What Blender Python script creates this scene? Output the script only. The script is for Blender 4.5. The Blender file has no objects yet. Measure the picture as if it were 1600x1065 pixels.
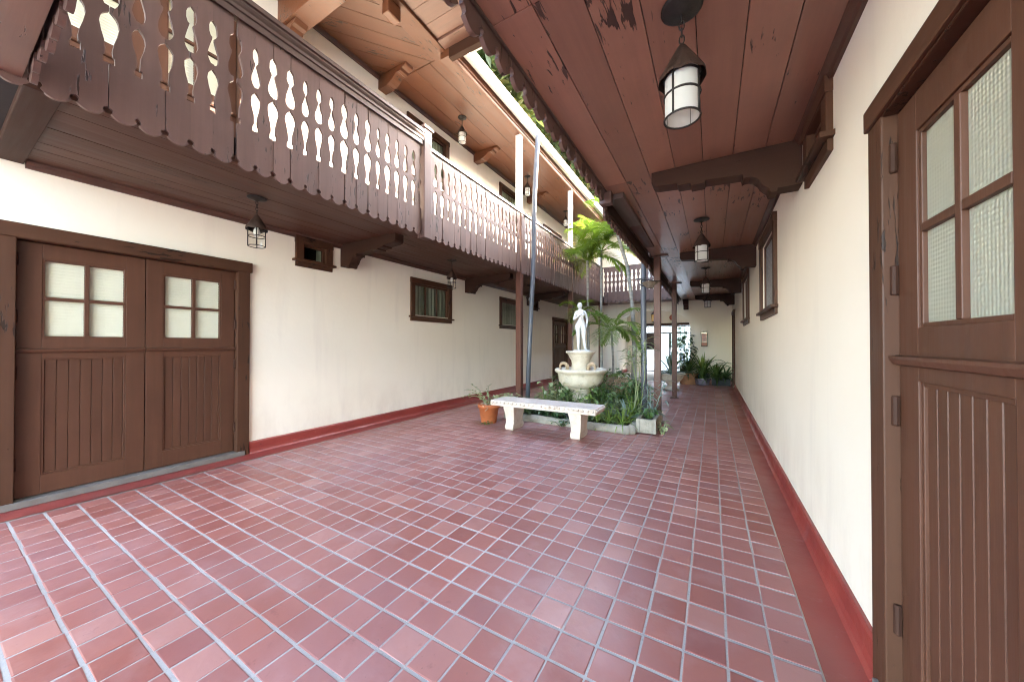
import bpy, bmesh, math, random
from mathutils import Vector, Matrix, Euler
random.seed(7)
PI = math.pi
S = bpy.context.scene
COL = S.collection

# ------------------------------------------------------------------ camera
TH = math.atan(313 / 541.0)
cam_d = bpy.data.cameras.new('camera')
cam_d.sensor_width = 36.0
cam_d.lens = 541.0 / 1600 * 36
cam_d.clip_start = 0.02
cam_d.clip_end = 1500
cam = bpy.data.objects.new('camera', cam_d)
COL.objects.link(cam)
cam.location = (0, 0, 1.25)
cam.rotation_euler = (PI / 2 + math.radians(0.5), 0, TH)
S.camera = cam

# ------------------------------------------------------------------ sky, sun, exposure
SUN_TO = Vector((0.66, 0.75, 0.49)).normalized()      # direction towards the sun
EL = math.asin(SUN_TO.z)
AZ = math.atan2(SUN_TO.x, SUN_TO.y)
W = bpy.data.worlds.new('World')
S.world = W
W.use_nodes = True
wn = W.node_tree
sky = wn.nodes.new('ShaderNodeTexSky')
sky.sky_type = 'NISHITA'
sky.sun_disc = False
sky.sun_elevation = EL
sky.sun_rotation = AZ
sky.dust_density = 1.2
sky.air_density = 1.0
sky.ozone_density = 1.0
bg = wn.nodes['Background']
bg.inputs['Strength'].default_value = 0.15
wn.links.new(sky.outputs[0], bg.inputs['Color'])
sd = bpy.data.lights.new('sun', 'SUN')
sd.energy = 2.0
sd.angle = math.radians(0.6)
sd.color = (1.0, 0.93, 0.82)
sun = bpy.data.objects.new('sun', sd)
COL.objects.link(sun)
sun.rotation_euler = (-SUN_TO).to_track_quat('-Z', 'Y').to_euler()
sun.location = (6, 8, 14)
S.view_settings.view_transform = 'Standard'
S.view_settings.look = 'None'
S.view_settings.gamma = 1
S.view_settings.exposure = 5.22
S.view_settings.use_white_balance = True
S.view_settings.white_balance_temperature = 7000
S.view_settings.white_balance_tint = 11
S.cycles.max_bounces = 10
S.cycles.diffuse_bounces = 6
S.cycles.glossy_bounces = 4
S.cycles.transparent_max_bounces = 12
S.cycles.sample_clamp_indirect = 8
S.cycles.caustics_reflective = False
S.cycles.caustics_refractive = False
S.cycles.use_denoising = True
S.cycles.pixel_filter_type = 'BLACKMAN_HARRIS'
S.cycles.filter_width = 1.1

# ------------------------------------------------------------------ materials
MATS = {}


class NT:
    def __init__(s, name):
        s.m = bpy.data.materials.new(name)
        s.m.use_nodes = True
        s.t = s.m.node_tree
        s.b = s.t.nodes['Principled BSDF']
        s.out = s.t.nodes['Material Output']
        MATS[name] = s.m

    def n(s, kind, **kw):
        nd = s.t.nodes.new('ShaderNode' + kind)
        for k, v in kw.items():
            if k.startswith('p_'):
                setattr(nd, k[2:], v)
                continue
            key = int(k[1:]) if k[0] == 'i' and k[1:].isdigit() else k.replace('_', ' ')
            inp = nd.inputs[key]
            if hasattr(v, 'is_output'):
                s.t.links.new(v, inp)
            else:
                inp.default_value = v
        return nd

    def link(s, a, b):
        s.t.links.new(a, b)

    def pos(s):
        return s.n('NewGeometry').outputs['Position']

    def map(s, vec, scale, rot=(0, 0, 0), loc=(0, 0, 0)):
        return s.n('Mapping', Vector=vec, Scale=scale, Rotation=rot, Location=loc).outputs[0]

    def noise(s, vec, scale, detail=3, rough=.55, dist=0.0):
        return s.n('TexNoise', Vector=vec, Scale=scale, Detail=detail, Roughness=rough, Distortion=dist).outputs[0]

    def ramp(s, fac, a, b, va=0.0, vb=1.0):
        nd = s.n('MapRange', Value=fac)
        nd.inputs[1].default_value = a
        nd.inputs[2].default_value = b
        nd.inputs[3].default_value = va
        nd.inputs[4].default_value = vb
        return nd.outputs[0]

    def math(s, op, a, b=0.0):
        return s.n('Math', p_operation=op, i0=a, i1=b).outputs[0]

    def mix(s, fac, a, b, mode='MIX'):
        nd = s.t.nodes.new('ShaderNodeMix')
        nd.data_type = 'RGBA'
        nd.blend_type = mode
        for i, v in ((0, fac), (6, a), (7, b)):
            if hasattr(v, 'is_output'):
                s.t.links.new(v, nd.inputs[i])
            elif i and not hasattr(v, '__len__'):
                nd.inputs[i].default_value = (v, v, v, 1)
            elif i:
                nd.inputs[i].default_value = tuple(v) + (1,) if len(v) == 3 else v
            else:
                nd.inputs[i].default_value = v
        return nd.outputs[2]

    def bump(s, h, strength=.3, dist=.01):
        nd = s.n('Bump', Height=h, Strength=strength, Distance=dist)
        s.link(nd.outputs[0], s.b.inputs['Normal'])

    def col(s, v):
        if hasattr(v, 'is_output'):
            s.link(v, s.b.inputs['Base Color'])
        else:
            s.b.inputs['Base Color'].default_value = tuple(v) + (1,)

    def rough(s, v):
        if hasattr(v, 'is_output'):
            s.link(v, s.b.inputs['Roughness'])
        else:
            s.b.inputs['Roughness'].default_value = v


def simple(name, col, rough=.5, metal=0.0, var=.12, nscale=6.0, bump=.1, spec=.5):
    t = NT(name)
    p = t.pos()
    n1 = t.noise(p, nscale, 4)
    c = t.mix(t.ramp(n1, .3, .7), [x * (1 - var) for x in col], [min(1, x * (1 + var)) for x in col])
    t.col(c)
    t.rough(rough)
    t.b.inputs['Metallic'].default_value = metal
    t.b.inputs['Specular IOR Level'].default_value = spec
    if bump:
        t.bump(t.noise(p, nscale * 8, 3), bump, .004)
    return t.m


def wood(name, col, axis, rough=.5, peck=.6, var=.22, gloss=.5, dark=(.035, .017, .011), wear=0.0, rot=0.0):
    """painted pecky boards, grain along world axis 0/1/2"""
    t = NT(name)
    p = t.pos()
    if rot:
        p = t.map(p, (1, 1, 1), (0, 0, rot))
    oi = t.n('ObjectInfo').outputs['Random']
    off = t.n('CombineXYZ', X=t.math('MULTIPLY', oi, 9.0), Y=t.math('MULTIPLY', oi, 5.3), Z=t.math('MULTIPLY', oi, 7.1)).outputs[0]
    ps = t.n('VectorMath', p_operation='ADD', i0=p, i1=off).outputs[0]
    sc = [26.0] * 3
    sc[axis] = 1.3
    grain = t.noise(t.map(ps, sc), 1.0, 5, .6)
    sc2 = [46.0] * 3
    sc2[axis] = 7.0
    pk = t.noise(t.map(ps, sc2), 1.0, 3, .55, .4)
    mask = t.noise(t.map(ps, (1, 1, 1)), 1.7, 2)
    th = t.ramp(mask, .40, .66, .80, .80 - .20 * peck)
    hole = t.ramp(t.math('SUBTRACT', pk, th), 0.0, .03)
    br = t.math('ADD', t.ramp(oi, 0, 1, 1 - var, 1 + var), t.ramp(grain, .3, .7, -.10, .10))
    cc = t.n('VectorMath', p_operation='SCALE', i0=tuple(col))
    t.link(br, cc.inputs['Scale'])
    c = cc.outputs[0]
    dirt = t.ramp(t.noise(ps, 1.6, 5, .65), .42, .72)
    c = t.mix(t.math('MULTIPLY', dirt, .45), c, [x * .58 for x in col])
    if wear:
        w = t.ramp(t.noise(t.map(ps, sc2), .7, 5, .7), .62, .70)
        c = t.mix(t.math('MULTIPLY', w, wear), c, (.42, .36, .34))
    c = t.mix(hole, c, dark)
    t.col(c)
    t.rough(t.ramp(grain, .2, .8, rough - .1, rough + .12))
    t.b.inputs['Specular IOR Level'].default_value = gloss
    h = t.math('SUBTRACT', t.math('MULTIPLY', grain, .35), hole)
    t.bump(h, .5, .006)
    return t.m


BROWN = (.190, .098, .070)
BDARK = (.048, .021, .013)
RAIL = (.135, .076, .062)
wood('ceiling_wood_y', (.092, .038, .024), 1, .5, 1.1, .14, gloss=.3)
wood('walk_ceiling_wood', (.270, .126, .088), 1, .36, 1.40, .16, gloss=.5, dark=(.05, .022, .015))  # mauve coat, also made lighter than ceiling_wood_y in place of more light
wood('ceiling_wood_x', (.17, .083, .060), 0, .42, 1.0, .14)
wood('ceiling_wood_diagonal', (.130, .044, .018), 1, .45, 1.3, .14, rot=math.radians(37))
wood('roof_wood', (.130, .042, .016), 1, .45, 1.2, .12)
wood('rail_wood', RAIL, 2, .5, 1.15, .10, gloss=.3)
wood('rail_wood_x', (.09, .051, .040), 0, .45, .4, .1)
wood('rail_wood_y', (.09, .051, .040), 1, .45, .4, .1)
wood('beam_wood_x', BDARK, 0, .6, .45, .1, gloss=.15)
wood('beam_wood_y', BDARK, 1, .6, .45, .1, gloss=.15)
wood('beam_wood_z', (.155, .078, .055), 2, .42, .5, .1)
wood('casing_wood_z', (.074, .031, .017), 2, .5, 1.45, .08, gloss=.2, dark=(.022, .010, .006))
wood('casing_wood_y', (.074, .031, .017), 1, .5, 1.45, .08, gloss=.2, dark=(.022, .010, .006))
wood('door_wood', (.086, .034, .019), 2, .45, .0, .05, gloss=.3)
wood('post_wood', (.110, .040, .025), 2, .45, .2, .08, gloss=.3)
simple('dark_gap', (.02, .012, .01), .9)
simple('trim_wood', (.075, .030, .019), .45, var=.2)

t = NT('stucco')
p = t.pos()
big = t.noise(p, .55, 5, .6)
fine = t.noise(p, 26, 4, .6)
streak = t.noise(t.map(p, (5, 5, .5)), 1, 4)
c = t.mix(t.ramp(big, .35, .7), (.855, .785, .675), (.805, .73, .615))
c = t.mix(t.ramp(streak, .56, .78, 0, .28), c, (.60, .54, .48))
zz = t.n('SeparateXYZ', Vector=p).outputs['Z']
foot = t.math('MULTIPLY', t.ramp(zz, .14, .75, 1, 0), t.ramp(t.noise(t.map(p, (3, 3, 1.2)), 1.3, 5, .65), .42, .72))
c = t.mix(t.math('MULTIPLY', foot, .45), c, (.56, .47, .38))
c = t.mix(t.ramp(t.noise(p, 9, 5, .75), .70, .76, 0, .35), c, (.62, .55, .48))
t.col(c)
t.rough(.62)
t.bump(t.math('ADD', t.math('MULTIPLY', t.noise(p, 4, 3, .5, .8), 1.0), t.math('MULTIPLY', fine, .4)), .20, .012)

t = NT('tile_clay')
p = t.pos()
oi = t.n('ObjectInfo').outputs['Random']
isl = t.n('NewGeometry').outputs['Random Per Island']
r = t.math('FRACT', t.math('ADD', t.math('MULTIPLY', oi, 7.31), isl))
c = t.mix(t.ramp(r, 0, 1), (.255, .078, .060), (.320, .112, .088))
r2 = t.math('FRACT', t.math('MULTIPLY', r, 17.7))
c = t.mix(t.ramp(r2, .86, .97, 0, .55), c, (.225, .070, .064))
c = t.mix(t.ramp(t.math('FRACT', t.math('MULTIPLY', r, 41.3)), .86, .95, 0, .6), c, (.42, .20, .165))
cl = t.noise(p, 2.2, 5, .6)
c = t.mix(t.ramp(cl, .52, .74, 0, .40), c, (.44, .27, .26))
c = t.mix(t.ramp(t.noise(p, .7, 3), .45, .7, 0, .40), c, (.33, .19, .20))
sp = t.noise(p, 11, 4, .65)
c = t.mix(t.ramp(sp, .62, .75, 0, .5), c, (.16, .055, .055))
c = t.mix(t.ramp(t.noise(p, 55, 3, .7), .66, .74, 0, .45), c, (.12, .06, .055))
t.col(c)
t.rough(t.ramp(t.noise(p, 3.0, 4), .3, .7, .30, .52))
t.b.inputs['Specular IOR Level'].default_value = .6
t.bump(t.math('ADD', t.noise(p, 9, 2), t.math('MULTIPLY', t.noise(p, 70, 3), .25)), .22, .006)

t = NT('grout')
p = t.pos()
c = t.mix(t.ramp(t.noise(p, .8, 4), .35, .65), (.41, .385, .365), (.29, .265, .25))
c = t.mix(t.ramp(t.noise(p, 60, 3), .55, .75, 0, .5), c, (.2, .18, .165))
t.col(c)
t.rough(.85)
t.bump(t.noise(p, 120, 3), .4, .003)

t = NT('red_paint')
p = t.pos()
c = t.mix(t.ramp(t.noise(p, 1.6, 5), .35, .7), (.275, .044, .034), (.205, .031, .028))
c = t.mix(t.ramp(t.noise(p, 5, 5, .7), .60, .72, 0, .55), c, (.30, .13, .125))
c = t.mix(t.ramp(t.noise(p, 18, 3), .68, .75, 0, .6), c, (.09, .02, .02))
t.col(c)
t.rough(t.ramp(t.noise(p, 4, 3), .3, .7, .28, .45))
t.bump(t.noise(p, 12, 4), .25, .008)


def mixglass(name, tint, refl_rough, opaque=None, fac=.5, bumpscale=0, bumpstr=.2):
    """window glass: Fresnel gloss over a clear or a diffuse body"""
    t = NT(name)
    t.t.nodes.remove(t.b)
    gl = t.n('BsdfGlossy', Roughness=refl_rough, Color=(1, 1, 1, 1))
    fr0 = t.n('Fresnel', IOR=1.5)
    bf = t.n('NewGeometry').outputs['Backfacing']
    fr = t.n('Math', p_operation='MULTIPLY', i0=fr0.outputs[0], i1=t.math('SUBTRACT', 1.0, bf))
    tr = t.n('BsdfTransparent', Color=tuple(tint) + (1,))
    body = tr.outputs[0]
    if opaque:
        df = t.n('BsdfDiffuse', Color=tuple(opaque) + (1,))
        tl = t.n('BsdfTranslucent', Color=tuple(opaque) + (1,))
        a = t.n('MixShader', Fac=.45, i1=df.outputs[0], i2=tl.outputs[0])
        body = t.n('MixShader', Fac=fac, i1=tr.outputs[0], i2=a.outputs[0]).outputs[0]
    if bumpscale:
        p = t.pos()
        w1 = t.n('TexWave', Vector=p, Scale=bumpscale, p_bands_direction='Y')
        w2 = t.n('TexWave', Vector=p, Scale=bumpscale, p_bands_direction='Z')
        h = t.math('ADD', w1.outputs['Fac'], w2.outputs['Fac'])
        b = t.n('Bump', Height=h, Strength=bumpstr, Distance=.003)
        t.link(b.outputs[0], gl.inputs['Normal'])
        if opaque:
            t.link(b.outputs[0], df.inputs['Normal'])
    mx = t.n('MixShader', Fac=fr.outputs[0], i1=body, i2=gl.outputs[0])
    t.link(mx.outputs[0], t.out.inputs['Surface'])
    return t.m


mixglass('clear_glass', (.97, .98, .96), .03)
mixglass('window_glass', (.80, .84, .80), .06)
mixglass('wired_glass', (.8, .85, .75), .12, (.56, .56, .45), .95, 24, .35)
mixglass('frosted_glass', (.9, .9, .9), .25, (.80, .79, .77), .86)
mixglass('amber_glass', (.9, .6, .2), .2, (.75, .42, .06), .85)
simple('blind_slat', (.86, .82, .72), .5, var=.03)
t = NT('curtain')
p = t.pos()
w = t.n('TexWave', Vector=p, Scale=3.6, Distortion=2.0, Detail=2, p_bands_direction='Y')
t.col(t.mix(w.outputs['Fac'], (.24, .23, .19), (.50, .48, .42)))
t.rough(.9)
simple('ornate_glass', (.30, .31, .33), .35, var=.6, nscale=28, bump=.5)
simple('iron', (.022, .017, .015), .55, .4, var=.4, nscale=20, bump=.3)
simple('iron_brown', (.045, .026, .020), .5, .3, var=.4, nscale=20, bump=.3)
simple('hinge_metal', (.045, .020, .013), .6, .0, spec=.1)
simple('white_metal', (.74, .74, .73), .35, .0, var=.06)
simple('pipe_paint', (.10, .105, .12), .4, var=.1)
simple('threshold_grey', (.15, .13, .115), .6, var=.2)
simple('terracotta', (.40, .105, .032), .7, var=.22, nscale=9)
simple('terracotta_pale', (.52, .29, .15), .75, var=.2, nscale=9)
simple('glazed_blue', (.055, .065, .15), .15, var=.3, nscale=9)
simple('glazed_purple', (.15, .125, .165), .25, var=.3)
simple('black_plastic', (.018, .022, .03), .4)
simple('soil', (.055, .035, .022), .95, var=.5, nscale=20, bump=.8)
simple('bark', (.17, .13, .095), .9, var=.4, nscale=14, bump=.8)
simple('dry_leaf', (.42, .30, .19), .8, var=.4, nscale=20)
simple('red_plastic', (.33, .10, .07), .5)
simple('cabinet_print', (.30, .075, .06), .35, var=.7, nscale=14)
simple('concrete', (.42, .40, .37), .85, var=.2, nscale=2)
simple('asphalt', (.06, .06, .06), .9)
simple('roof_tile', (.42, .17, .09), .8, var=.35, nscale=6)
simple('pale_render', (.80, .78, .74), .8, var=.05)


def stone(name, col, col2, moss, scale=6.0):
    t = NT(name)
    p = t.pos()
    n1 = t.noise(p, scale, 6, .65)
    c = t.mix(t.ramp(n1, .35, .68), col, col2)
    c = t.mix(t.ramp(t.noise(p, scale * 2.2, 5, .7), .56, .70, 0, .7), c, moss)
    t.col(c)
    t.rough(.85)
    t.bump(t.math('ADD', n1, t.math('MULTIPLY', t.noise(p, scale * 12, 4), .4)), .45, .015)


stone('cast_stone', (.72, .64, .51), (.56, .46, .34), (.36, .30, .21))
stone('bench_stone', (.64, .54, .45), (.53, .41, .32), (.38, .28, .21))
stone('old_stone', (.36, .32, .26), (.22, .195, .155), (.09, .095, .055))
stone('marble', (.80, .79, .77), (.70, .69, .67), (.52, .50, .47), 9)


def leafmat(name, c1, c2, trans=.35, rough=.4):
    t = NT(name)
    p = t.pos()
    isl = t.n('NewGeometry').outputs['Random Per Island']
    n1 = t.noise(p, 9, 3)
    c = t.mix(t.ramp(t.math('ADD', t.math('MULTIPLY', isl, .75), t.math('MULTIPLY', n1, .4)), .1, 1.05), c1, c2)
    t.col(c)
    t.rough(rough)
    tl = t.n('BsdfTranslucent', Color=c)
    mx = t.n('MixShader', Fac=trans, i1=t.b.outputs[0], i2=tl.outputs[0])
    t.link(mx.outputs[0], t.out.inputs['Surface'])


leafmat('leaf_palm', (.12, .21, .018), (.27, .36, .04), .5)
leafmat('leaf_green', (.055, .12, .03), (.15, .24, .065), .35)
leafmat('leaf_lime', (.13, .22, .035), (.27, .36, .08), .4)
leafmat('leaf_dark', (.030, .075, .030), (.09, .16, .055), .25, .3)
leafmat('leaf_blue', (.11, .17, .13), (.27, .34, .29), .2, .5)
leafmat('leaf_pale', (.18, .23, .09), (.40, .43, .22), .3)
leafmat('leaf_tree', (.022, .042, .010), (.060, .085, .022), .4)
t = NT('palm_trunk')
p = t.pos()
z = t.n('SeparateXYZ', Vector=p).outputs['Z']
ring = t.math('FRACT', t.math('MULTIPLY', z, 11.0))
c = t.mix(t.ramp(t.noise(p, 7, 4), .35, .7), (.36, .34, .31), (.22, .21, .185))
c = t.mix(t.ramp(ring, .86, .95, 0, .6), c, (.12, .10, .085))
t.col(c)
t.rough(.8)


# ------------------------------------------------------------------ mesh helpers
class MB:
    def __init__(s):
        s.v, s.f = [], []

    def add(s, vs, fs):
        o = len(s.v)
        s.v += [tuple(x) for x in vs]
        s.f += [tuple(i + o for i in f) for f in fs]
        return s

    def box(s, x0, x1, y0, y1, z0, z1):
        x0, x1 = min(x0, x1), max(x0, x1)
        y0, y1 = min(y0, y1), max(y0, y1)
        z0, z1 = min(z0, z1), max(z0, z1)
        return s.add([(x0, y0, z0), (x1, y0, z0), (x1, y1, z0), (x0, y1, z0), (x0, y0, z1), (x1, y0, z1), (x1, y1, z1), (x0, y1, z1)],
                     [(3, 2, 1, 0), (4, 5, 6, 7), (0, 1, 5, 4), (1, 2, 6, 5), (2, 3, 7, 6), (3, 0, 4, 7)])

    def prism(s, poly, axis, a0, a1):
        """poly: 2D points in the two other axes (in xyz order), extruded along axis"""
        def P(q, a):
            r = list(q)
            r.insert(axis, a)
            return tuple(r)
        n = len(poly)
        return s.add([P(q, a0) for q in poly] + [P(q, a1) for q in poly],
                     [tuple(range(n))[::-1], tuple(range(n, 2 * n))] + [(i, (i + 1) % n, n + (i + 1) % n, n + i) for i in range(n)])

    def lathe(s, prof, c=(0, 0, 0), n=24, wob=None):
        vs, fs = [], []
        for k, (r, z) in enumerate(prof):
            for i in range(n):
                a = 2 * PI * i / n
                rr = r * (wob(a, k) if wob else 1)
                vs.append((c[0] + rr * math.cos(a), c[1] + rr * math.sin(a), c[2] + z))
        for k in range(len(prof) - 1):
            for i in range(n):
                j = (i + 1) % n
                fs.append((k * n + i, k * n + j, (k + 1) * n + j, (k + 1) * n + i))
        fs.append(tuple(range(n))[::-1])
        m = (len(prof) - 1) * n
        fs.append(tuple(range(m, m + n)))
        return s.add(vs, fs)

    def tube(s, pts, rad, n=8):
        pts = [Vector(q) for q in pts]
        if not hasattr(rad, '__len__'):
            rad = [rad] * len(pts)
        vs, fs = [], []
        up = Vector((0.31, .17, .93))
        for k, q in enumerate(pts):
            d = (pts[min(k + 1, len(pts) - 1)] - pts[max(k - 1, 0)]).normalized()
            a = d.cross(up)
            if a.length < 1e-3:
                a = d.cross(Vector((1, 0, 0)))
            a.normalize()
            b = d.cross(a)
            for i in range(n):
                w = 2 * PI * i / n
                vs.append(q + (a * math.cos(w) + b * math.sin(w)) * rad[k])
        for k in range(len(pts) - 1):
            for i in range(n):
                j = (i + 1) % n
                fs.append((k * n + i, k * n + j, (k + 1) * n + j, (k + 1) * n + i))
        fs.append(tuple(range(n))[::-1])
        m = (len(pts) - 1) * n
        fs.append(tuple(range(m, m + n)))
        return s.add(vs, fs)

    def mesh(s, name, smooth=False, bevel=0, recalc=True):
        me = bpy.data.meshes.new(name)
        me.from_pydata(s.v, [], s.f)
        if recalc or bevel:
            bm = bmesh.new()
            bm.from_mesh(me)
            if recalc:
                bmesh.ops.recalc_face_normals(bm, faces=bm.faces)
            if bevel:
                es = [e for e in bm.edges if len(e.link_faces) == 2 and e.calc_face_angle(0) > .6]
                bmesh.ops.bevel(bm, geom=es, offset=bevel, segments=2, profile=.6, affect='EDGES', clamp_overlap=True)
            bm.to_mesh(me)
            bm.free()
        if smooth:
            me.polygons.foreach_set('use_smooth', [True] * len(me.polygons))
        me.update()
        return me

    def build(s, name, mat, parent=None, smooth=False, bevel=0, recalc=True):
        return put(name, s.mesh(name, smooth, bevel, recalc), mat, parent)


def put(name, me, mat, parent=None, loc=(0, 0, 0), rot=(0, 0, 0), world=True):
    o = bpy.data.objects.new(name, me)
    COL.objects.link(o)
    if mat and not me.materials:
        me.materials.append(MATS[mat])
    o.location = loc
    o.rotation_euler = rot
    if parent:
        o.parent = parent
        if world:
            o.matrix_parent_inverse = WORLD[parent.name].inverted()
    WORLD[o.name] = Matrix.LocRotScale(Vector(loc), Euler(rot), None) if (world or not parent) else Matrix()
    return o


WORLD = {}


def empty(name, loc, rz=0.0):
    o = bpy.data.objects.new(name, None)
    COL.objects.link(o)
    o.empty_display_size = .1
    o.location = loc
    o.rotation_euler = (0, 0, rz)
    WORLD[o.name] = Matrix.LocRotScale(Vector(loc), Euler((0, 0, rz)), None)
    return o


def tag(o, label=None, cat=None, group=None, kind=None):
    for k, v in (('label', label), ('category', cat), ('group', group), ('kind', kind)):
        if v:
            o[k] = v
    return o


def copy_tree(o, loc, rz=None, parent=None):
    c = o.copy()
    COL.objects.link(c)
    if loc is not None:
        c.location = loc
    if rz is not None:
        c.rotation_euler.z = rz
    if parent:
        c.parent = parent
    for ch in list(o.children):
        copy_tree(ch, None, None, c)
    return c


def clip_poly(poly, a, b, c):
    """keep a*x+b*y<=c"""
    out = []
    for i in range(len(poly)):
        p, q = poly[i], poly[(i + 1) % len(poly)]
        dp, dq = a * p[0] + b * p[1] - c, a * q[0] + b * q[1] - c
        if dp <= 0:
            out.append(p)
        if dp * dq < 0:
            k = dp / (dp - dq)
            out.append((p[0] + (q[0] - p[0]) * k, p[1] + (q[1] - p[1]) * k))
    return out


# ------------------------------------------------------------------ key dimensions (metres)
XL, XR = -4.587, 0.541
ZC = 2.66                 # underside of the galleries
ZR = 5.50                 # underside of the roof
ZF = 2.88                 # upper floor level
YN, YF = 0.30, 12.60      # near cross gallery, far wall
T = .1553                 # tile module
TX0, TY0 = .357 - 30 * T, .496 - 4 * T

# ------------------------------------------------------------------ ground and floor
tag(MB().box(-300, 300, -300, 300, -.30, -.06).build('ground', 'concrete'), kind='structure')
fl = MB().box(TX0 - .01, .357, TY0 - .005, YF + .3, -.058, -.0020).build('floor', 'grout')
tag(fl, 'floor of small square red clay tiles with pale grout joints', kind='structure')
sl = MB().box(XL + .03, XR - .03, -3.2, TY0 - .012, -.057, 0).build('paving', 'tile_clay')
tag(sl, kind='structure')


def tile_mesh(name, seed, jx=.0090, jy=.0135):
    rnd = random.Random(seed)
    hx, hy = (T - jx) / 2, (T - jy) / 2
    b = .004
    vs = []
    for (z, e) in ((-.012, 0), (-.0012, 0), (0, b)):
        for sx, sy in ((-1, -1), (1, -1), (1, 1), (-1, 1)):
            q = rnd.uniform(-.0014, .0014)
            vs.append((sx * (hx - e) + q, sy * (hy - e) + rnd.uniform(-.0014, .0014), z + rnd.uniform(-.0004, .0004) * (z > -.01)))
    vs.append((0, 0, rnd.uniform(.0, .0014)))
    fs = [(0, 1, 5, 4), (1, 2, 6, 5), (2, 3, 7, 6), (3, 0, 4, 7), (4, 5, 9, 8), (5, 6, 10, 9), (6, 7, 11, 10), (7, 4, 8, 11)]
    fs += [(8, 9, 12), (9, 10, 12), (10, 11, 12), (11, 8, 12)]
    return vs, fs


def project(X, Y, Z):
    p = Vector((X, Y, Z - 1.25))
    R_ = Vector((math.cos(TH), math.sin(TH), 0))
    F_ = Vector((-math.sin(TH), math.cos(TH), 0))
    z = p.dot(F_)
    if z < .05:
        return None
    return 800 + 541 * p.dot(R_) / z, 537 - 541 * p.z / z, z


tvar = []
for k in range(10):
    mbt = MB().add(*tile_mesh('tile', 50 + k))
    tvar.append(mbt.mesh('tile', recalc=False))
cells = []
NY = int((YF - TY0) / T) + 1
for i in range(30):
    for j in range(NY):
        x, y = TX0 + (i + .5) * T, TY0 + (j + .5) * T
        q = project(x, y, 0)
        vis = 0
        if q and -20 < q[0] < 1620 and q[1] < 1085:
            vis = 1 / q[2] ** 3
        cells.append((vis, x, y))
cells.sort(reverse=True)
rest = MB()
for k, (vis, x, y) in enumerate(cells):
    rz = random.gauss(0, .006)
    dx, dy, dz = random.gauss(0, .0009), random.gauss(0, .0009), random.uniform(-.0005, .0005)
    if k < 300:
        o = put('tile', tvar[k % 10], 'tile_clay', fl, (x + dx, y + dy, dz), (random.gauss(0, .0015), random.gauss(0, .0015), rz))
    else:
        vs, fs = tile_mesh('t', 50 + k)
        rest.add([(x + dx + v[0] - rz * v[1], y + dy + v[1] + rz * v[0], v[2] + dz) for v in vs], fs)
o = rest.build('tile_field', 'tile_clay', fl, recalc=False)
o['kind'] = 'stuff'

for nm, x0, x1 in (('floor_band', XL + .03, TX0 - .012), ('floor_band', .359, XR - .03)):
    m = MB()
    ys = [-3.2 + .632 * k for k in range(26)]
    ys[-1] = YF
    prof = [(0, .004), (.2, .001), (.5, -.004), (.8, .001), (1, .004)]
    vs = [(x0 + (x1 - x0) * u, y, z + random.uniform(-.001, .001)) for y in ys for u, z in prof]
    fs = [(a * 5 + b, a * 5 + b + 1, a * 5 + b + 6, a * 5 + b + 5) for a in range(len(ys) - 1) for b in range(4)]
    m.add(vs, fs)
    tag(m.build(nm, 'red_paint', smooth=True), kind='structure')


# ------------------------------------------------------------------ wall with openings
def wall_x(mb, xf, xb, y0, y1, z0, z1, holes):
    ys = sorted({y0, y1, *[h[0] for h in holes], *[h[1] for h in holes]})
    zs = sorted({z0, z1, *[h[2] for h in holes], *[h[3] for h in holes]})

    def solid(a, b):
        if a < 0 or b < 0 or a >= len(ys) - 1 or b >= len(zs) - 1:
            return False
        cy, cz = (ys[a] + ys[a + 1]) / 2, (zs[b] + zs[b + 1]) / 2
        return not any(h[0] < cy < h[1] and h[2] < cz < h[3] for h in holes)
    for a in range(len(ys) - 1):
        for b in range(len(zs) - 1):
            if not solid(a, b):
                continue
            A, B, C, D = ys[a], ys[a + 1], zs[b], zs[b + 1]
            for x in (xf, xb):
                mb.add([(x, A, C), (x, B, C), (x, B, D), (x, A, D)], [(0, 1, 2, 3)])
            for (da, db, pts) in ((-1, 0, [(A, C), (A, D)]), (1, 0, [(B, C), (B, D)]), (0, -1, [(A, C), (B, C)]), (0, 1, [(A, D), (B, D)])):
                if not solid(a + da, b + db):
                    (p0, q0), (p1, q1) = pts
                    mb.add([(xf, p0, q0), (xf, p1, q1), (xb, p1, q1), (xb, p0, q0)], [(0, 1, 2, 3)])
    return mb


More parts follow.
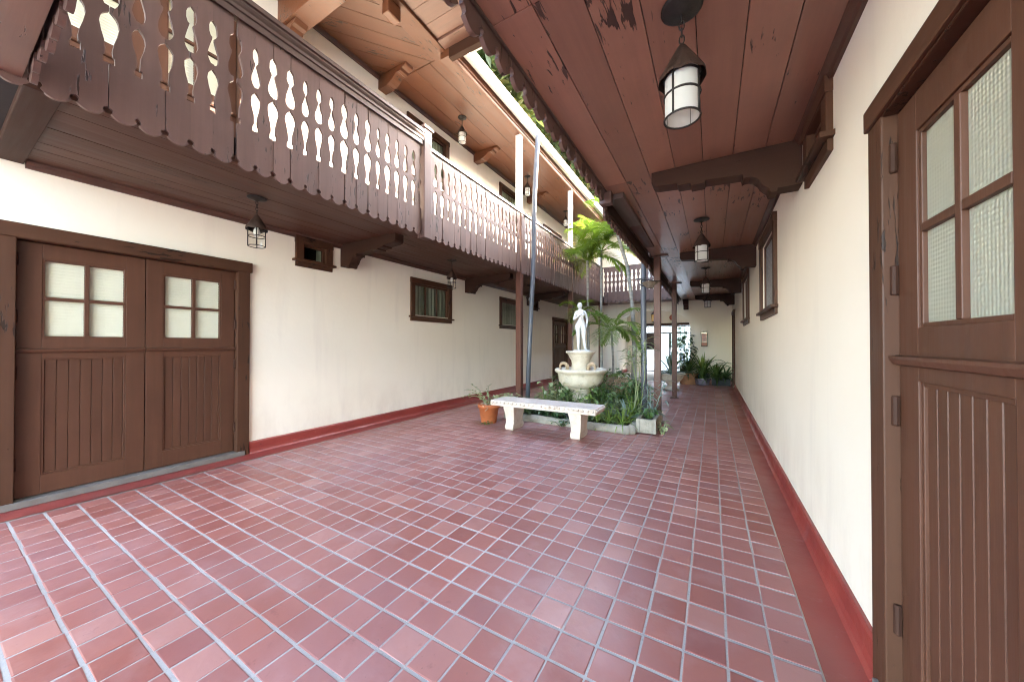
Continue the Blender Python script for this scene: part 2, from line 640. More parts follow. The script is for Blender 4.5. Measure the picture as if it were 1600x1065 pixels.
# ------------------------------------------------------------------ doors and windows on the long walls
def dutch_door(par, xw, s, y0, y1, z0, zt, near_first, label, glass='clear_glass', blinds=True, zs=1.20, hinge=True, rec=.035, hh=.115, ov=.02):
    """double Dutch door; xw wall face, s = outward sign (+1: faces +X). y0..y1, z0..zt = leaf opening"""
    cw = .115
    m = MB()
    xo, xi = xw + s * .035, xw - s * .115
    zb = 0.0 if z0 < 1 else z0
    m.prism([(y0 - cw, zb), (y0, zb), (y0, zt), (y1, zt), (y1, zb), (y1 + cw, zb), (y1 + cw, zt + .06), (y0 - cw, zt + .06)], 0, xo, xi)
    d = m.build('door', 'casing_wood_z', par, bevel=.005)
    d['label'] = label
    MB().box(xo + s * .012, xi - s * .01, y0 - cw - ov, y1 + cw + ov, zt + .004, zt + hh).build('door_header', 'casing_wood_y', d, bevel=.006)
    MB().box(xo + s * .015, xi, y0 - cw * .6, y1 + cw * .6, z0 - .05, z0).build('threshold', 'threshold_grey', d, bevel=.004)
    ym = (y0 + y1) / 2
    xf = xw - s * rec      # leaf face
    xk = xf - s * .045
    for (a, b) in ((y0 + .006, ym - .003), (ym + .003, y1 - .006)):
        st = .12
        m = MB()
        zsp = z0 + zs - .055
        ptop, pbot = zt - .125, zsp + .10
        ltop, lbot = zsp - .065, z0 + .155
        for (za, zb, pa, pb) in ((z0 + .008, zsp - .003, lbot, ltop), (zsp + .003, zt - .006, pbot, ptop)):
            m.box(xf, xk, a, a + st, za, zb)
            m.box(xf, xk, b - st, b, za, zb)
            m.box(xf, xk, a + st, b - st, za, pa)
            m.box(xf, xk, a + st, b - st, pb, zb)
        # mouldings round the panel and the lights, muntins
        mo = .014
        for (pa, pb) in ((lbot, ltop), (pbot, ptop)):
            q = s * (-.006)
            m.box(xf + q, xk, a + st, a + st + mo, pa, pb)
            m.box(xf + q, xk, b - st - mo, b - st, pa, pb)
            m.box(xf + q, xk, a + st + mo, b - st - mo, pa, pa + mo)
            m.box(xf + q, xk, a + st + mo, b - st - mo, pb - mo, pb)
        yc, zc = (a + b) / 2, (ptop + pbot) / 2
        mw = .013
        m.box(xf - s * .003, xk + s * .004, yc - mw, yc + mw, pbot + mo, ptop - mo)
        m.box(xf - s * .004, xk + s * .005, a + st + mo, yc - mw, zc - mw, zc + mw)
        m.box(xf - s * .004, xk + s * .005, yc + mw, b - st - mo, zc - mw, zc + mw)
        lf = m.build('leaf', 'door_wood', d, bevel=.0025)
        MB().prism([(xf, zsp - .022), (xf + s * .018, zsp - .016), (xf + s * .026, zsp), (xf + s * .026, zsp + .010), (xf, zsp + .014)], 1, a, b).build('moulding', 'door_wood', d)
        for (qa, qb) in ((a + st + mo, yc - mw), (yc + mw, b - st - mo)):
            for (ra, rb) in ((pbot + mo, zc - mw), (zc + mw, ptop - mo)):
                MB().box(xf - s * .018, xf - s * .022, qa, qb, ra, rb).build('pane', glass, d)
        n = 7
        w = (b - a - 2 * st - 2 * mo) / n
        for k in range(n):
            ya = a + st + mo + k * w
            g = .0035
            xp = xf - s * .014
            MB().prism([(xp - s * .012, ya + .0006), (xp - s * .004, ya + .0006), (xp, ya + g), (xp, ya + w - g), (xp - s * .004, ya + w - .0006), (xp - s * .012, ya + w - .0006)], 2, lbot + mo, ltop - mo).build('plank', 'door_wood', d)
        MB().box(xk + s * .002, xk + s * .010, a + st, b - st, lbot, ltop).build('panel', 'dark_gap', d)
        if blinds:
            m = MB()
            z = pbot + .002
            while z < ptop - .03:
                m.add([(xf - s * .030, a + st + .001, z), (xf - s * .030, b - st - .001, z), (xf - s * .044, b - st - .001, z + .0256), (xf - s * .044, a + st + .001, z + .0256)], [(0, 1, 2, 3)])
                z += .026
            m.add([(xf - s * .0455, a + st, pbot), (xf - s * .0455, b - st, pbot), (xf - s * .0455, b - st, ptop), (xf - s * .0455, a + st, ptop)], [(0, 1, 2, 3)])
            m.build('blind', 'blind_slat', d, recalc=False)['kind'] = 'stuff'
    if hinge:
        for yy in (y0 + .004, y1 - .004):
            for zz in (z0 + .22, z0 + zs - .28, z0 + zs + .16, zt - .20):
                MB().lathe([(.008, 0), (.011, .004), (.011, .096), (.008, .10)], (xf + s * .010, yy, zz), 8).build('hinge', 'hinge_metal', d)
    return d


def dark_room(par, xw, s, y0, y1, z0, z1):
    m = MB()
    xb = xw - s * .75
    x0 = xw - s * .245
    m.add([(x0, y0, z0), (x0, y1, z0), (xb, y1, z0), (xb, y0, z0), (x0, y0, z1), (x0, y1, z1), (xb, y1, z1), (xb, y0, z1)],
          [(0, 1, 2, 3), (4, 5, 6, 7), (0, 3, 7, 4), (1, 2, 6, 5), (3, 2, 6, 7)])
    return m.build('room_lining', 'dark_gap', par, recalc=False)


def window(par, xw, s, y0, y1, z0, z1, label, inner='curtain', sill=True, mull=0, glass='window_glass'):
    """y0..z1 outer casing box"""
    cw = .095
    xo, xi = xw + s * .030, xw - s * .10
    m = MB()
    zb = z0 + .09 if sill else z0
    m.prism([(y0, zb), (y0 + cw, zb), (y0 + cw, z1 - cw), (y1 - cw, z1 - cw), (y1 - cw, zb), (y1, zb), (y1, z1 - .004), (y0, z1 - .004)], 0, xo, xi)
    d = m.build('window', 'casing_wood_z', par, bevel=.004)
    d['label'] = label
    MB().box(xo + s * .006, xi - s * .01, y0 - .006, y1 + .006, z1 - cw + .003, z1).build('window_header', 'casing_wood_y', d, bevel=.004)
    if sill:
        MB().box(xw + s * .062, xi, y0 - .035, y1 + .035, zb - .028, zb).build('sill', 'casing_wood_y', d, bevel=.004)
        MB().box(xw + s * .024, xw - s * .02, y0, y1, z0, zb - .028).build('apron', 'casing_wood_y', d, bevel=.004)
    a, b, c, e = y0 + cw, y1 - cw, (zb if sill else z0 + cw), z1 - cw
    fw = .028
    m = MB()
    xf, xk = xw - s * .012, xw - s * .05
    m.box(xf, xk, a, a + fw, c, e).box(xf, xk, b - fw, b, c, e).box(xf, xk, a + fw, b - fw, c, c + fw).box(xf, xk, a + fw, b - fw, e - fw, e)
    for k in range(mull):
        yc = a + (b - a) * (k + 1) / (mull + 1)
        m.box(xf - s * .004, xk, yc - .008, yc + .008, c + fw, e - fw)
    m.build('sash', 'door_wood', d, bevel=.002)
    MB().box(xw - s * .030, xw - s * .034, a + fw, b - fw, c + fw, e - fw).build('pane', glass, d)
    if inner == 'curtain':
        m = MB()
        n = 60
        vs = []
        for k in range(n + 1):
            y = a - .02 + (b - a + .04) * k / n
            x = xw - s * (.075 + .012 * math.sin(k * .95) + .008 * math.sin(k * 2.3 + 1))
            vs += [(x, y, c - .03), (x, y, e + .03)]
        m.add(vs, [(2 * k, 2 * k + 2, 2 * k + 3, 2 * k + 1) for k in range(n)])
        m.build('curtain', 'curtain', d, smooth=True, recalc=False)
    return d


BR = [(0, -.31), (.14, -.31), (.145, -.335), (.185, -.335), (.195, -.30), (.215, -.285), (.235, -.262), (.25, -.232), (.275, -.206), (.305, -.192), (.335, -.192), (.35, -.2), (.355, -.165)]


def bracket_poly(L, k=1.0):
    p = [(a * min(1, L / 1.0), z * k) for a, z in BR]
    p += [(L * .60, -.150 * k), (L * .605, -.168 * k), (L * .70, -.168 * k), (L * .705, -.150 * k), (L * .80, -.146 * k), (L * .805, -.128 * k), (L * .95, -.118 * k), (L * .985, -.108 * k), (L, -.085 * k), (L, 0), (0, 0)]
    return p


def bracket(par, xw, s, y, z, L, mat='beam_wood_x', hw=.07):
    return MB().prism([(xw + s * a, z + q) for a, q in bracket_poly(L)], 1, y - hw, y + hw).build('bracket', mat, par, bevel=.004)


# ------------------------------------------------------------------ railing boards
PITCH = .1313


def board_outline(z0, z1, f0, rnd=None):
    """half outline (offset, z) of one board. f0: height of the foot of the lower cut-out"""
    h = PITCH / 2 - .0008
    cuts = [  # (z rel to f0, cut half width)
        (0, 0), (0, .027), (.045, .027), (.050, .017), (.085, .015), (.13, .021), (.185, .036), (.235, .044), (.270, .040), (.292, .024), (.318, 0),
        (.350, 0), (.352, .020), (.375, .036), (.405, .044), (.440, .038), (.49, .026), (.530, .015), (.548, .015), (.556, .024), (.585, .033), (.625, .033), (.655, .025), (.682, 0)]
    pts = []
    # scalloped foot, from the board's middle out to the seam
    n = 6
    for k in range(n + 1):
        u = k / n
        pts.append((u * (h - .011), z0 + .030 * u ** 2.0))
    pts += [(h - .013, z0 + .036), (h - .018, z0 + .043), (h - .019, z0 + .052), (h - .015, z0 + .061), (h - .008, z0 + .066), (h, z0 + .068)]
    for zz, c in cuts:
        j_ = rnd.uniform(-.0022, .0022) if rnd and 0 < c else 0
        pts.append((h - max(0, c * .87 + j_), f0 + zz + (rnd.uniform(-.0025, .0025) if rnd and .01 < zz < .31 else 0)))
    pts.append((h, z1))
    return pts


def board_mesh(z0, z1, f0, th=.022):
    return [board_one(z0, z1, f0, th, random.Random(q)) for q in range(8)]


def board_one(z0, z1, f0, th, rnd):
    dz = rnd.uniform(-.004, .003)
    r = board_outline(z0 + dz, z1, f0 + rnd.uniform(-.004, .004), rnd)
    poly = r + [(-a, z) for a, z in r[::-1]]
    # drop doubled points
    q = []
    for p_ in poly:
        if not q or abs(p_[0] - q[-1][0]) + abs(p_[1] - q[-1][1]) > 1e-5:
            q.append(p_)
    return MB().prism(q, 0, -th / 2, th / 2).mesh('board')


def boards(par, me, mat, fixed, a0, a1, along_y=True):
    n = int((a1 - a0) / PITCH)
    off = (a1 - a0 - n * PITCH) / 2
    for k in range(n):
        a = a0 + off + (k + .5) * PITCH
        j = random.uniform(-.003, .003)
        loc = (fixed + j, a, random.uniform(-.002, .002)) if along_y else (a, fixed + j, random.uniform(-.002, .002))
        put('board', random.choice(me), mat, par, loc, (random.gauss(0, .002) if along_y else 0, random.gauss(0, .002) if not along_y else 0, (0 if along_y else PI / 2) + random.gauss(0, .006)))


def planks_y(par, x0, x1, y0, y1, z, w, mat, gap=.004, cuts=(), th=.02, name='plank'):
    n = max(1, round((x1 - x0) / w))
    w = (x1 - x0) / n
    ys = [y0, *[c for c in cuts if y0 < c < y1], y1]
    for k in range(n):
        for a, b in zip(ys, ys[1:]):
            dz = random.uniform(0, .0025)
            MB().box(x0 + k * w + gap / 2, x0 + (k + 1) * w - gap / 2, a + .0015, b - .0015, z + dz, z + th).build(name, mat, par, bevel=.0015)


def planks_x(par, x0, x1, y0, y1, z, w, mat, gap=.004, th=.02):
    n = max(1, round((y1 - y0) / w))
    w = (y1 - y0) / n
    for k in range(n):
        dz = random.uniform(0, .0025)
        MB().box(x0, x1, y0 + k * w + gap / 2, y0 + (k + 1) * w - gap / 2, z + dz, z + th).build('plank', mat, par, bevel=.0015)


def moulded_rail(par, X0, X1, y0, y1, z, mat, s=1):
    prof = [(X0, z), (X1, z), (X1, z + .03), (X1 + s * .012, z + .036), (X1 + s * .012, z + .062), (X1 + s * .022, z + .075), (X1 + s * .03, z + .09), (X1 + s * .03, z + .105), (X1 + s * .045, z + .112), (X1 + s * .045, z + .150), (X0 - s * .03, z + .150), (X0 - s * .03, z + .10), (X0, z + .09)]
    return MB().prism(prof, 1, y0, y1).build('handrail', mat, par, bevel=.003)


def gutter_y(par, x, y0, y1, z, s):
    """K gutter along Y; s = direction the front faces"""
    pr = [(x, z), (x + s * .085, z), (x + s * .095, z + .03), (x + s * .115, z + .055), (x + s * .125, z + .095), (x + s * .125, z + .115), (x + s * .115, z + .115), (x + s * .112, z + .10), (x + s * .082, z + .012), (x + s * .01, z + .012), (x + s * .01, z + .12), (x, z + .12)]
    return MB().prism(pr, 1, y0, y1).build('gutter', 'white_metal', par)


POSTS = [3.11, 5.98, 8.84, 11.70]
YB = 11.72            # far gallery front
NEARE = 3.85          # near edge of the open slot in the roof

# ================================================================== LEFT RANGE
LB = empty('courtyard_building', (XL, 6, 0))
tag(LB, 'cream stucco range with long timber balcony, double plank door and small windows', 'building')
dL = (.385, 1.800, .055, 2.055)
holes = [(dL[0] - .10, dL[1] + .10, 0.0, 2.15), (2.50, 2.83, 2.33, 2.58), (4.45, 5.37, 1.77, 2.34), (7.39, 8.33, 1.75, 2.34), (9.06, 9.40, 2.33, 2.58), (10.62, 12.02, 0.0, 2.13)]
wall_x(MB(), XL, XL - .24, -3.2, YF, 0, ZC + .1, holes).build('wall', 'stucco', LB)
upholes = [(.30, 1.90, ZF, 5.02), (4.36, 5.28, 4.25, 5.20), (7.38, 8.30, 4.25, 5.20), (9.9, 11.3, ZF, 5.0), (2.62, 2.63, 4.0, 4.01)]
wall_x(MB(), XL, XL - .24, -3.2, YF + .3, ZC + .1, 6.0, upholes).build('upper_wall', 'stucco', LB)
for y0, y1 in ((-3.2, dL[0] - .12), (dL[1] + .12, 10.50), (12.14, YF)):
    MB().prism([(XL, 0.0), (XL + .045, 0.0), (XL + .030, .02), (XL + .022, .05), (XL + .022, .125), (XL + .014, .137), (XL, .137)], 1, y0, y1).build('baseboard', 'red_paint', LB, bevel=.002)
dutch_door(LB, XL, 1, *dL, True, 'brown double door beside the camera, four panes with blinds in each leaf')
dark_room(LB, XL, 1, dL[0] - .1, dL[1] + .1, 0, 2.15)
dutch_door(LB, XL, 1, 10.72, 11.92, .03, 2.03, True, 'far brown double door behind the fountain', hinge=False)
dark_room(LB, XL, 1, 10.62, 12.02, 0, 2.13)
dutch_door(LB, XL, 1, .40, 1.80, ZF + .03, 4.92, True, 'balcony door with blinds seen through the railing', zs=.95, hinge=False)
dark_room(LB, XL, 1, .3, 1.9, ZF, 5.02)
dutch_door(LB, XL, 1, 10.0, 11.2, ZF + .03, 4.90, True, 'balcony door at the far end of the railing', zs=.95, hinge=False)
dark_room(LB, XL, 1, 9.9, 11.3, ZF, 5.0)
for (a, b, c, e, lab, inn, mu) in ((2.42, 2.91, 2.245, ZC - .02, 'small dark square window tucked under the balcony beside the double door', None, 0),
                                   (4.36, 5.46, 1.66, 2.43, 'brown framed curtained window in the middle of the long wall', 'curtain', 2),
                                   (7.30, 8.42, 1.64, 2.43, 'brown framed curtained window beside the red-brown post', 'curtain', 0),
                                   (8.98, 9.48, 2.245, ZC - .02, 'small dark square window beyond the post', None, 0),
                                   (4.27, 5.37, 4.15, 5.29, 'upper balcony window nearest the camera', 'curtain', 0),
                                   (7.29, 8.39, 4.15, 5.29, 'second upper balcony window', 'curtain', 0)):
    window(LB, XL, 1, a, b, c, e, lab, inn, mull=mu)
    dark_room(LB, XL, 1, a - .1, b + .1, c - .1, e + .1)
# gallery soffit
sf = MB().box(XL, -3.262, YN - .3, YF, ZC + .023, ZF).build('soffit', 'dark_gap', LB)
sf['label'] = 'timber underside of the balcony'
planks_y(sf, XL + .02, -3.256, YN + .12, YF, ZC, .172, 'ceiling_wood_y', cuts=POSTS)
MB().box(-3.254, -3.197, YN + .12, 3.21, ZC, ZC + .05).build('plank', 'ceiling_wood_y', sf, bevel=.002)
MB().prism([(XL, ZC - .055), (XL + .02, ZC - .055), (XL + .028, ZC - .03), (XL + .05, ZC - .012), (XL + .055, ZC - .001), (XL, ZC - .001)], 1, YN + .12, YF).build('cornice', 'trim_wood', LB)
MB().box(XL, -3.17, YN - .02, YN + .115, ZC - .03, ZC + .02).build('cross_beam', 'beam_wood_x', LB, bevel=.006)
for y in POSTS[:3]:
    bracket(LB, XL, 1, y, ZC - .001, 1.12)
# near railing (X = -3.18) and the lower bays (X = -3.24)
nr = MB().box(-3.205, -3.15, YN + .02, 3.21, 3.765, 3.79).build('balcony_railing', 'rail_wood_y', LB)
nr['label'] = 'near balcony railing of pierced boards under a moulded handrail'
NEARB = board_mesh(2.618, 3.78, 2.953)
boards(nr, NEARB, 'rail_wood', -3.18, .1804, 3.2012)
moulded_rail(nr, -3.245, -3.155, YN + .02, 3.21, 3.79, 'rail_wood_y')
m = MB().box(-3.255, -3.135, 3.215, 3.345, 2.60, 3.985).box(-3.275, -3.115, 3.195, 3.365, 3.985, 4.01).box(-3.265, -3.125, 3.205, 3.355, 4.01, 4.03)
m.build('newel_post', 'rail_wood', nr, bevel=.005)
BAYB = board_mesh(2.635, 3.80, 2.998)
lr = MB().box(-3.30, -3.20, 3.35, YB, 3.802, 3.835).build('balcony_railing', 'rail_wood_y', LB)
lr['label'] = 'long plain-topped run of pierced balcony boards beyond the newel post'
for a, b in ((3.35, 5.93), (6.03, 8.79), (8.89, 11.68)):
    boards(lr, BAYB, 'rail_wood', -3.24, a, b)
for y in POSTS[1:]:
    MB().box(-3.27, -3.215, y - .048, y + .048, 2.63, 3.83).build('newel_post', 'rail_wood', lr, bevel=.004)
    MB().box(-3.35, -3.25, y - .052, y + .052, 3.84, 5.37).build('upper_post', 'post_wood' if y < 0 else 'white_metal', LB, bevel=.006)
    m = MB().box(-3.345, -3.235, y - .055, y + .055, .012, ZC).box(-3.38, -3.20, y - .09, y + .09, 0.004, .012)
    m.build('post', 'post_wood', LB, bevel=.004)
# roof over the gallery
rf = MB().prism([(XL - .8, 6.15), (-3.06, 5.60), (-3.06, 5.64), (XL - .8, 6.25)], 1, NEARE, YF + 2).build('roof', 'roof_tile', LB)
planks_y(rf, XL + .01, -3.40, NEARE + .04, YF + .3, ZR, .30, 'roof_wood', cuts=[6.3, 8.85, 11.4])
MB().box(XL, -3.2, NEARE + .02, YF + 2, ZR + .022, ZR + .05).build('roof_deck', 'dark_gap', LB)
MB().prism([(XL, ZR - .05), (XL + .03, ZR - .05), (XL + .05, ZR - .001), (XL, ZR - .001)], 1, -3.2, YF + .3).build('cornice', 'trim_wood', LB)
MB().prism([(-3.40, 5.37), (-3.24, 5.37), (-3.225, 5.39), (-3.225, 5.42), (-3.205, 5.43), (-3.205, 5.46), (-3.18, 5.475), (-3.18, 5.52), (-3.40, 5.52)], 1, NEARE - .05, YF).build('eaves_beam', 'roof_wood', LB, bevel=.003)
MB().box(-3.178, -3.165, NEARE + .08, YF, 5.50, 5.62).build('fascia', 'roof_wood', LB, bevel=.003)
gutter_y(LB, -3.163, NEARE + .17, YF, 5.49, 1)
for y in (3.75, 6.29, 8.85):
    q = [(0, -.20), (.20, -.20), (.21, -.185), (.26, -.175), (.33, -.14), (.40, -.085), (.43, -.075), (.45, -.09), (.50, -.085), (.52, -.05), (.56, -.045), (.60, -.03), (.62, 0), (0, 0)]
    MB().prism([(XL + a, ZR - .002 + z) for a, z in q], 1, y - .075, y + .075).build('roof_bracket', 'roof_wood', LB, bevel=.004)
# downspout
m = MB().tube([(-3.04, 6.30, 5.47), (-3.05, 6.28, 5.2), (-3.08, 6.22, 4.2), (-3.10, 6.2, 2.7), (-3.14, 6.12, 1.2), (-3.16, 6.06, .02)], .045, 12)
m.build('downspout', 'pipe_paint', LB, smooth=True)

# ================================================================== NEAR RANGE (over the camera)
NB = empty('courtyard_building', (-2, -1, 0))
tag(NB, 'dark timber cross gallery overhead at the near end of the courtyard', 'building')
sf = MB().box(-3.22, XR + .2, -1.3, YN - .02, ZC + .023, ZF).build('soffit', 'dark_gap', NB)
planks_x(sf, -3.2, -.88, -1.3, YN - .02, ZC, .17, 'ceiling_wood_x')
cr = MB().box(-3.14, -.9, YN - .01, YN + .03, 3.765, 3.79).build('balcony_railing', 'rail_wood_x', NB)
boards(cr, NEARB, 'rail_wood', YN + .005, -3.14, -.90, along_y=False)
MB().box(-3.16, -.88, YN - .06, YN + .06, 3.79, 3.94).build('handrail', 'rail_wood_x', cr, bevel=.01)
# roof of the near end, boarded, mitred at the corner
pl = [(XL + .01, 2.45), (-3.57, 2.45), (-3.57, NEARE + .03), (XL + .01, NEARE + .03)]
rs = MB().box(XL, XR, .1, NEARE + .02, ZR + .022, ZR + .06).build('roof', 'dark_gap', NB)
rs['label'] = 'boarded roof over the near end, mitred at its corner'
ang = math.atan2(1.27, .96)
dx, dy = math.cos(ang), math.sin(ang)
nx, ny = -dy, dx
k0 = [nx * x + ny * y for x, y in pl]
w = .21
k = math.floor(min(k0) / w) * w
while k < max(k0):
    pp = clip_poly(clip_poly(pl, nx, ny, k + w - .005), -nx, -ny, -k)
    if len(pp) > 2:
        dz = random.uniform(0, .003)
        MB().prism(pp, 2, ZR + dz, ZR + .02).build('plank', 'ceiling_wood_diagonal', rs)
    k += w
planks_y(rs, XL + .01, -3.57, .1, 2.15, ZR, .21, 'roof_wood')
MB().box(-3.565, -3.31, .1, NEARE + .03, ZR - .035, ZR + .02).build('ceiling_board', 'roof_wood', rs, bevel=.004)
planks_x(rs, -3.305, XR - .02, .1, NEARE - .22, ZR, .24, 'ceiling_wood_x')
MB().box(-3.305, -.9, NEARE - .215, NEARE - .06, ZR - .03, ZR + .02).build('ceiling_board', 'ceiling_wood_x', rs, bevel=.004)
MB().box(-3.24, -.9, NEARE - .055, NEARE + .03, 5.33, 5.52).build('eaves_beam', 'beam_wood_x', NB, bevel=.004)
MB().box(-3.10, -.9, NEARE + .035, NEARE + .10, 5.43, 5.56).build('fascia', 'roof_wood', NB, bevel=.003)
m = MB()
m.prism([(NEARE + .102, 5.47), (NEARE + .19, 5.47), (NEARE + .20, 5.50), (NEARE + .225, 5.56), (NEARE + .225, 5.585), (NEARE + .102, 5.585)], 0, -3.0, -.9)
m.build('gutter', 'white_metal', NB)
MB().box(XL, -3.57, 2.20, 2.42, 5.12, ZR + .02).build('roof_beam', 'roof_wood', NB, bevel=.006)
MB().prism([(XL + a, 5.118 + z) for a, z in [(0, -.14), (.10, -.14), (.11, -.12), (.20, -.10), (.24, -.05), (.30, -.045), (.34, 0), (0, 0)]], 1, 2.235, 2.385).build('roof_bracket', 'roof_wood', NB, bevel=.004)
MB().prism([(-3.44 + a, ZR - .036 + z) for a, z in [(-.06, -.17), (.06, -.17), (.06, 0), (-.06, 0)]], 1, 2.85, 3.05).build('roof_bracket', 'roof_wood', NB, bevel=.02)
MB().box(XL, XR, .1, NEARE + .05, ZR + .065, ZR + .25).build('roof_slab', 'roof_tile', NB)

# ================================================================== RIGHT RANGE
RB = empty('courtyard_building', (XR, 6, 0))
tag(RB, 'pale stucco range with covered walk, boarded ceiling and brown plank door', 'building')
dR = (.383, 1.667, .055, 2.03)
holes = [(dR[0] - .1, dR[1] + .1, 0, 2.17), (2.44, 2.78, 2.33, 2.58), (4.22, 5.20, 1.64, 2.42), (7.08, 8.0, 1.70, 2.42), (11.35, 12.15, 0, 2.10)]
wall_x(MB(), XR, XR + .24, -3.2, YF, 0, ZC + .1, holes).build('wall', 'stucco', RB)
wall_x(MB(), XR, XR + .24, -3.2, YF + .3, ZC + .1, 6.0, [(20, 21, 3, 4)]).build('upper_wall', 'stucco', RB)
for y0, y1 in ((-3.2, dR[0] - .12), (dR[1] + .12, 11.24), (12.25, YF)):
    MB().prism([(XR, 0.0), (XR - .045, 0.0), (XR - .030, .02), (XR - .022, .05), (XR - .022, .125), (XR - .014, .137), (XR, .137)], 1, y0, y1).build('baseboard', 'red_paint', RB, bevel=.002)
dutch_door(RB, XR, -1, *dR, False, 'large brown plank door at the picture edge with pebbled panes', glass='wired_glass', blinds=True, rec=.004, hh=.082, ov=.002)
dark_room(RB, XR, -1, dR[0] - .1, dR[1] + .1, 0, 2.17)
for (a, b, c, e, lab, inn, gl) in ((2.35, 2.87, 2.245, ZC - .02, 'small dark window high in the wall under the ceiling', None, 'window_glass'),
                                   (4.12, 5.30, 1.54, 2.52, 'brown framed window with patterned glass, nearest of the pale wall', 'curtain', 'ornate_glass'),
                                   (6.98, 8.10, 1.60, 2.52, 'second brown framed window of the pale wall', 'curtain', 'window_glass')):
    window(RB, XR, -1, a, b, c, e, lab, inn, glass=gl)
    dark_room(RB, XR, -1, a - .05, b + .05, c - .05, e + .05)
m = MB().prism([(11.25, 0), (11.36, 0), (11.36, 2.10), (12.14, 2.10), (12.14, 0), (12.24, 0), (12.24, 2.15), (11.25, 2.15)], 0, XR - .035, XR + .1)
d = m.build('door', 'casing_wood_z', RB, bevel=.004)
d['label'] = 'brown door in the far corner beside the potted plants'
dark_room(RB, XR, -1, 11.3, 12.2, 0, 2.12)
MB().box(XR - .042, XR + .09, 11.23, 12.26, 2.104, 2.20).build('door_header', 'casing_wood_y', d, bevel=.004)
MB().box(XR + .02, XR + .06, 11.37, 12.13, .03, 2.09).build('leaf', 'door_wood', d, bevel=.003)
for k in range(6):
    MB().box(XR + .008, XR + .02, 11.44 + k * .104, 11.44 + k * .104 + .10, .2, 1.9).build('plank', 'door_wood', d, bevel=.002)
# ceiling
sf = MB().box(-.850, XR, -1.3, YF, ZC + .023, ZF).build('soffit', 'dark_gap', RB)
sf['label'] = 'boarded ceiling of the covered walk with pitted paint'
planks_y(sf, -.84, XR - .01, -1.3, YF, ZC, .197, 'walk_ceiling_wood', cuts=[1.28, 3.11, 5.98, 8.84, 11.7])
MB().prism([(XR, ZC - .05), (XR - .018, ZC - .05), (XR - .026, ZC - .03), (XR - .045, ZC - .012), (XR - .05, ZC - .001), (XR, ZC - .001)], 1, -1.3, YF).build('cornice', 'trim_wood', RB)
MB().box(-.850, -.836, -1.3, 3.2, ZC - .010, ZC - .0005).build('ceiling_bead', 'rail_wood_y', RB, bevel=.003)
for y in POSTS[:3] + [11.45]:
    bracket(RB, XR, -1, y, ZC - .001, .97)
rr = MB().box(-.90, -.876, -.3, 3.2, 3.765, 3.79).build('balcony_railing', 'rail_wood_y', RB)
rr['label'] = 'scalloped balcony boards hanging below the near ceiling edge'
NEARR = board_mesh(2.548, 3.78, 2.953)
boards(rr, NEARR, 'rail_wood', -.864, -.25, 3.19)
moulded_rail(rr, -.90, -.85, -.3, 3.2, 3.79, 'rail_wood_y')
MB().box(-.91, -.80, 3.20, 3.28, 2.55, 4.0).build('newel_post', 'rail_wood', rr, bevel=.004)
r2 = MB().box(-.93, -.86, 3.3, YB, 3.80, 3.835).build('balcony_railing', 'rail_wood_y', RB)
r2['label'] = 'dark scalloped boards hanging along the edge of the covered walk'
BAYR = board_mesh(2.45, 3.80, 2.998)
for a, b in ((3.30, 5.93), (6.03, 8.79), (8.89, 11.68)):
    boards(r2, BAYR, 'rail_wood', -.895, a, b)
MB().box(-.88, -.862, 3.30, 11.68, 2.52, 2.64).build('rim_joist', 'beam_wood_y', RB, bevel=.003)
MB().box(-.845, -.705, 3.29, 4.17, ZC - .05, ZC - .001).build('ceiling_box', 'rail_wood_y', RB, bevel=.006)
MB().box(-.845, -.715, 4.20, 5.30, ZC - .022, ZC - .001).build('ceiling_box', 'ceiling_wood_y', RB, bevel=.004)
for y in POSTS[1:3]:
    m = MB().box(-.81, -.71, y - .05, y + .05, .014, ZC - .02).box(-.85, -.67, y - .09, y + .09, 0.004, .014).box(-.86, -.60, y - .06, y + .06, ZC - .02, ZC - .001)
    m.build('post', 'post_wood', RB, bevel=.004)
    MB().box(-.83, -.73, y - .05, y + .05, ZF, 5.37).build('upper_post', 'white_metal', RB, bevel=.006)
MB().box(XR + .3, 7, -9, 7.6, 5.62, 10.2).build('sun_blocker', 'stucco', RB)  # added unseen mass that keeps low sun off the court behind the camera
MB().box(XR, 7.3, -9.3, 7.9, 10.2, 10.5).build('roof', 'roof_tile', RB)  # cap of the added sun-blocking mass
planks_y(RB, -.66, XR, NEARE, YF, ZR, .3, 'roof_wood', name='roof_plank')
MB().prism([(XR + .9, 6.0), (-.70, 5.58), (-.70, 5.53), (XR + .9, 5.53)], 1, NEARE, YF + 2).build('roof', 'roof_tile', RB)
MB().box(-.70, -.66, NEARE, YF, 5.40, 5.525).build('fascia', 'roof_wood', RB)
gutter_y(RB, -.702, NEARE + .2, YF, 5.44, -1)
m = MB().tube([(-.76, 6.10, 5.45), (-.80, 6.10, 5.2), (-.99, 6.10, 4.9), (-.99, 6.10, 3.0), (-.985, 6.05, 2.2), (-.97, 5.98, 1.0), (-.955, 5.93, .02)], .045, 12)
m.build('downspout', 'pipe_paint', RB, smooth=True)

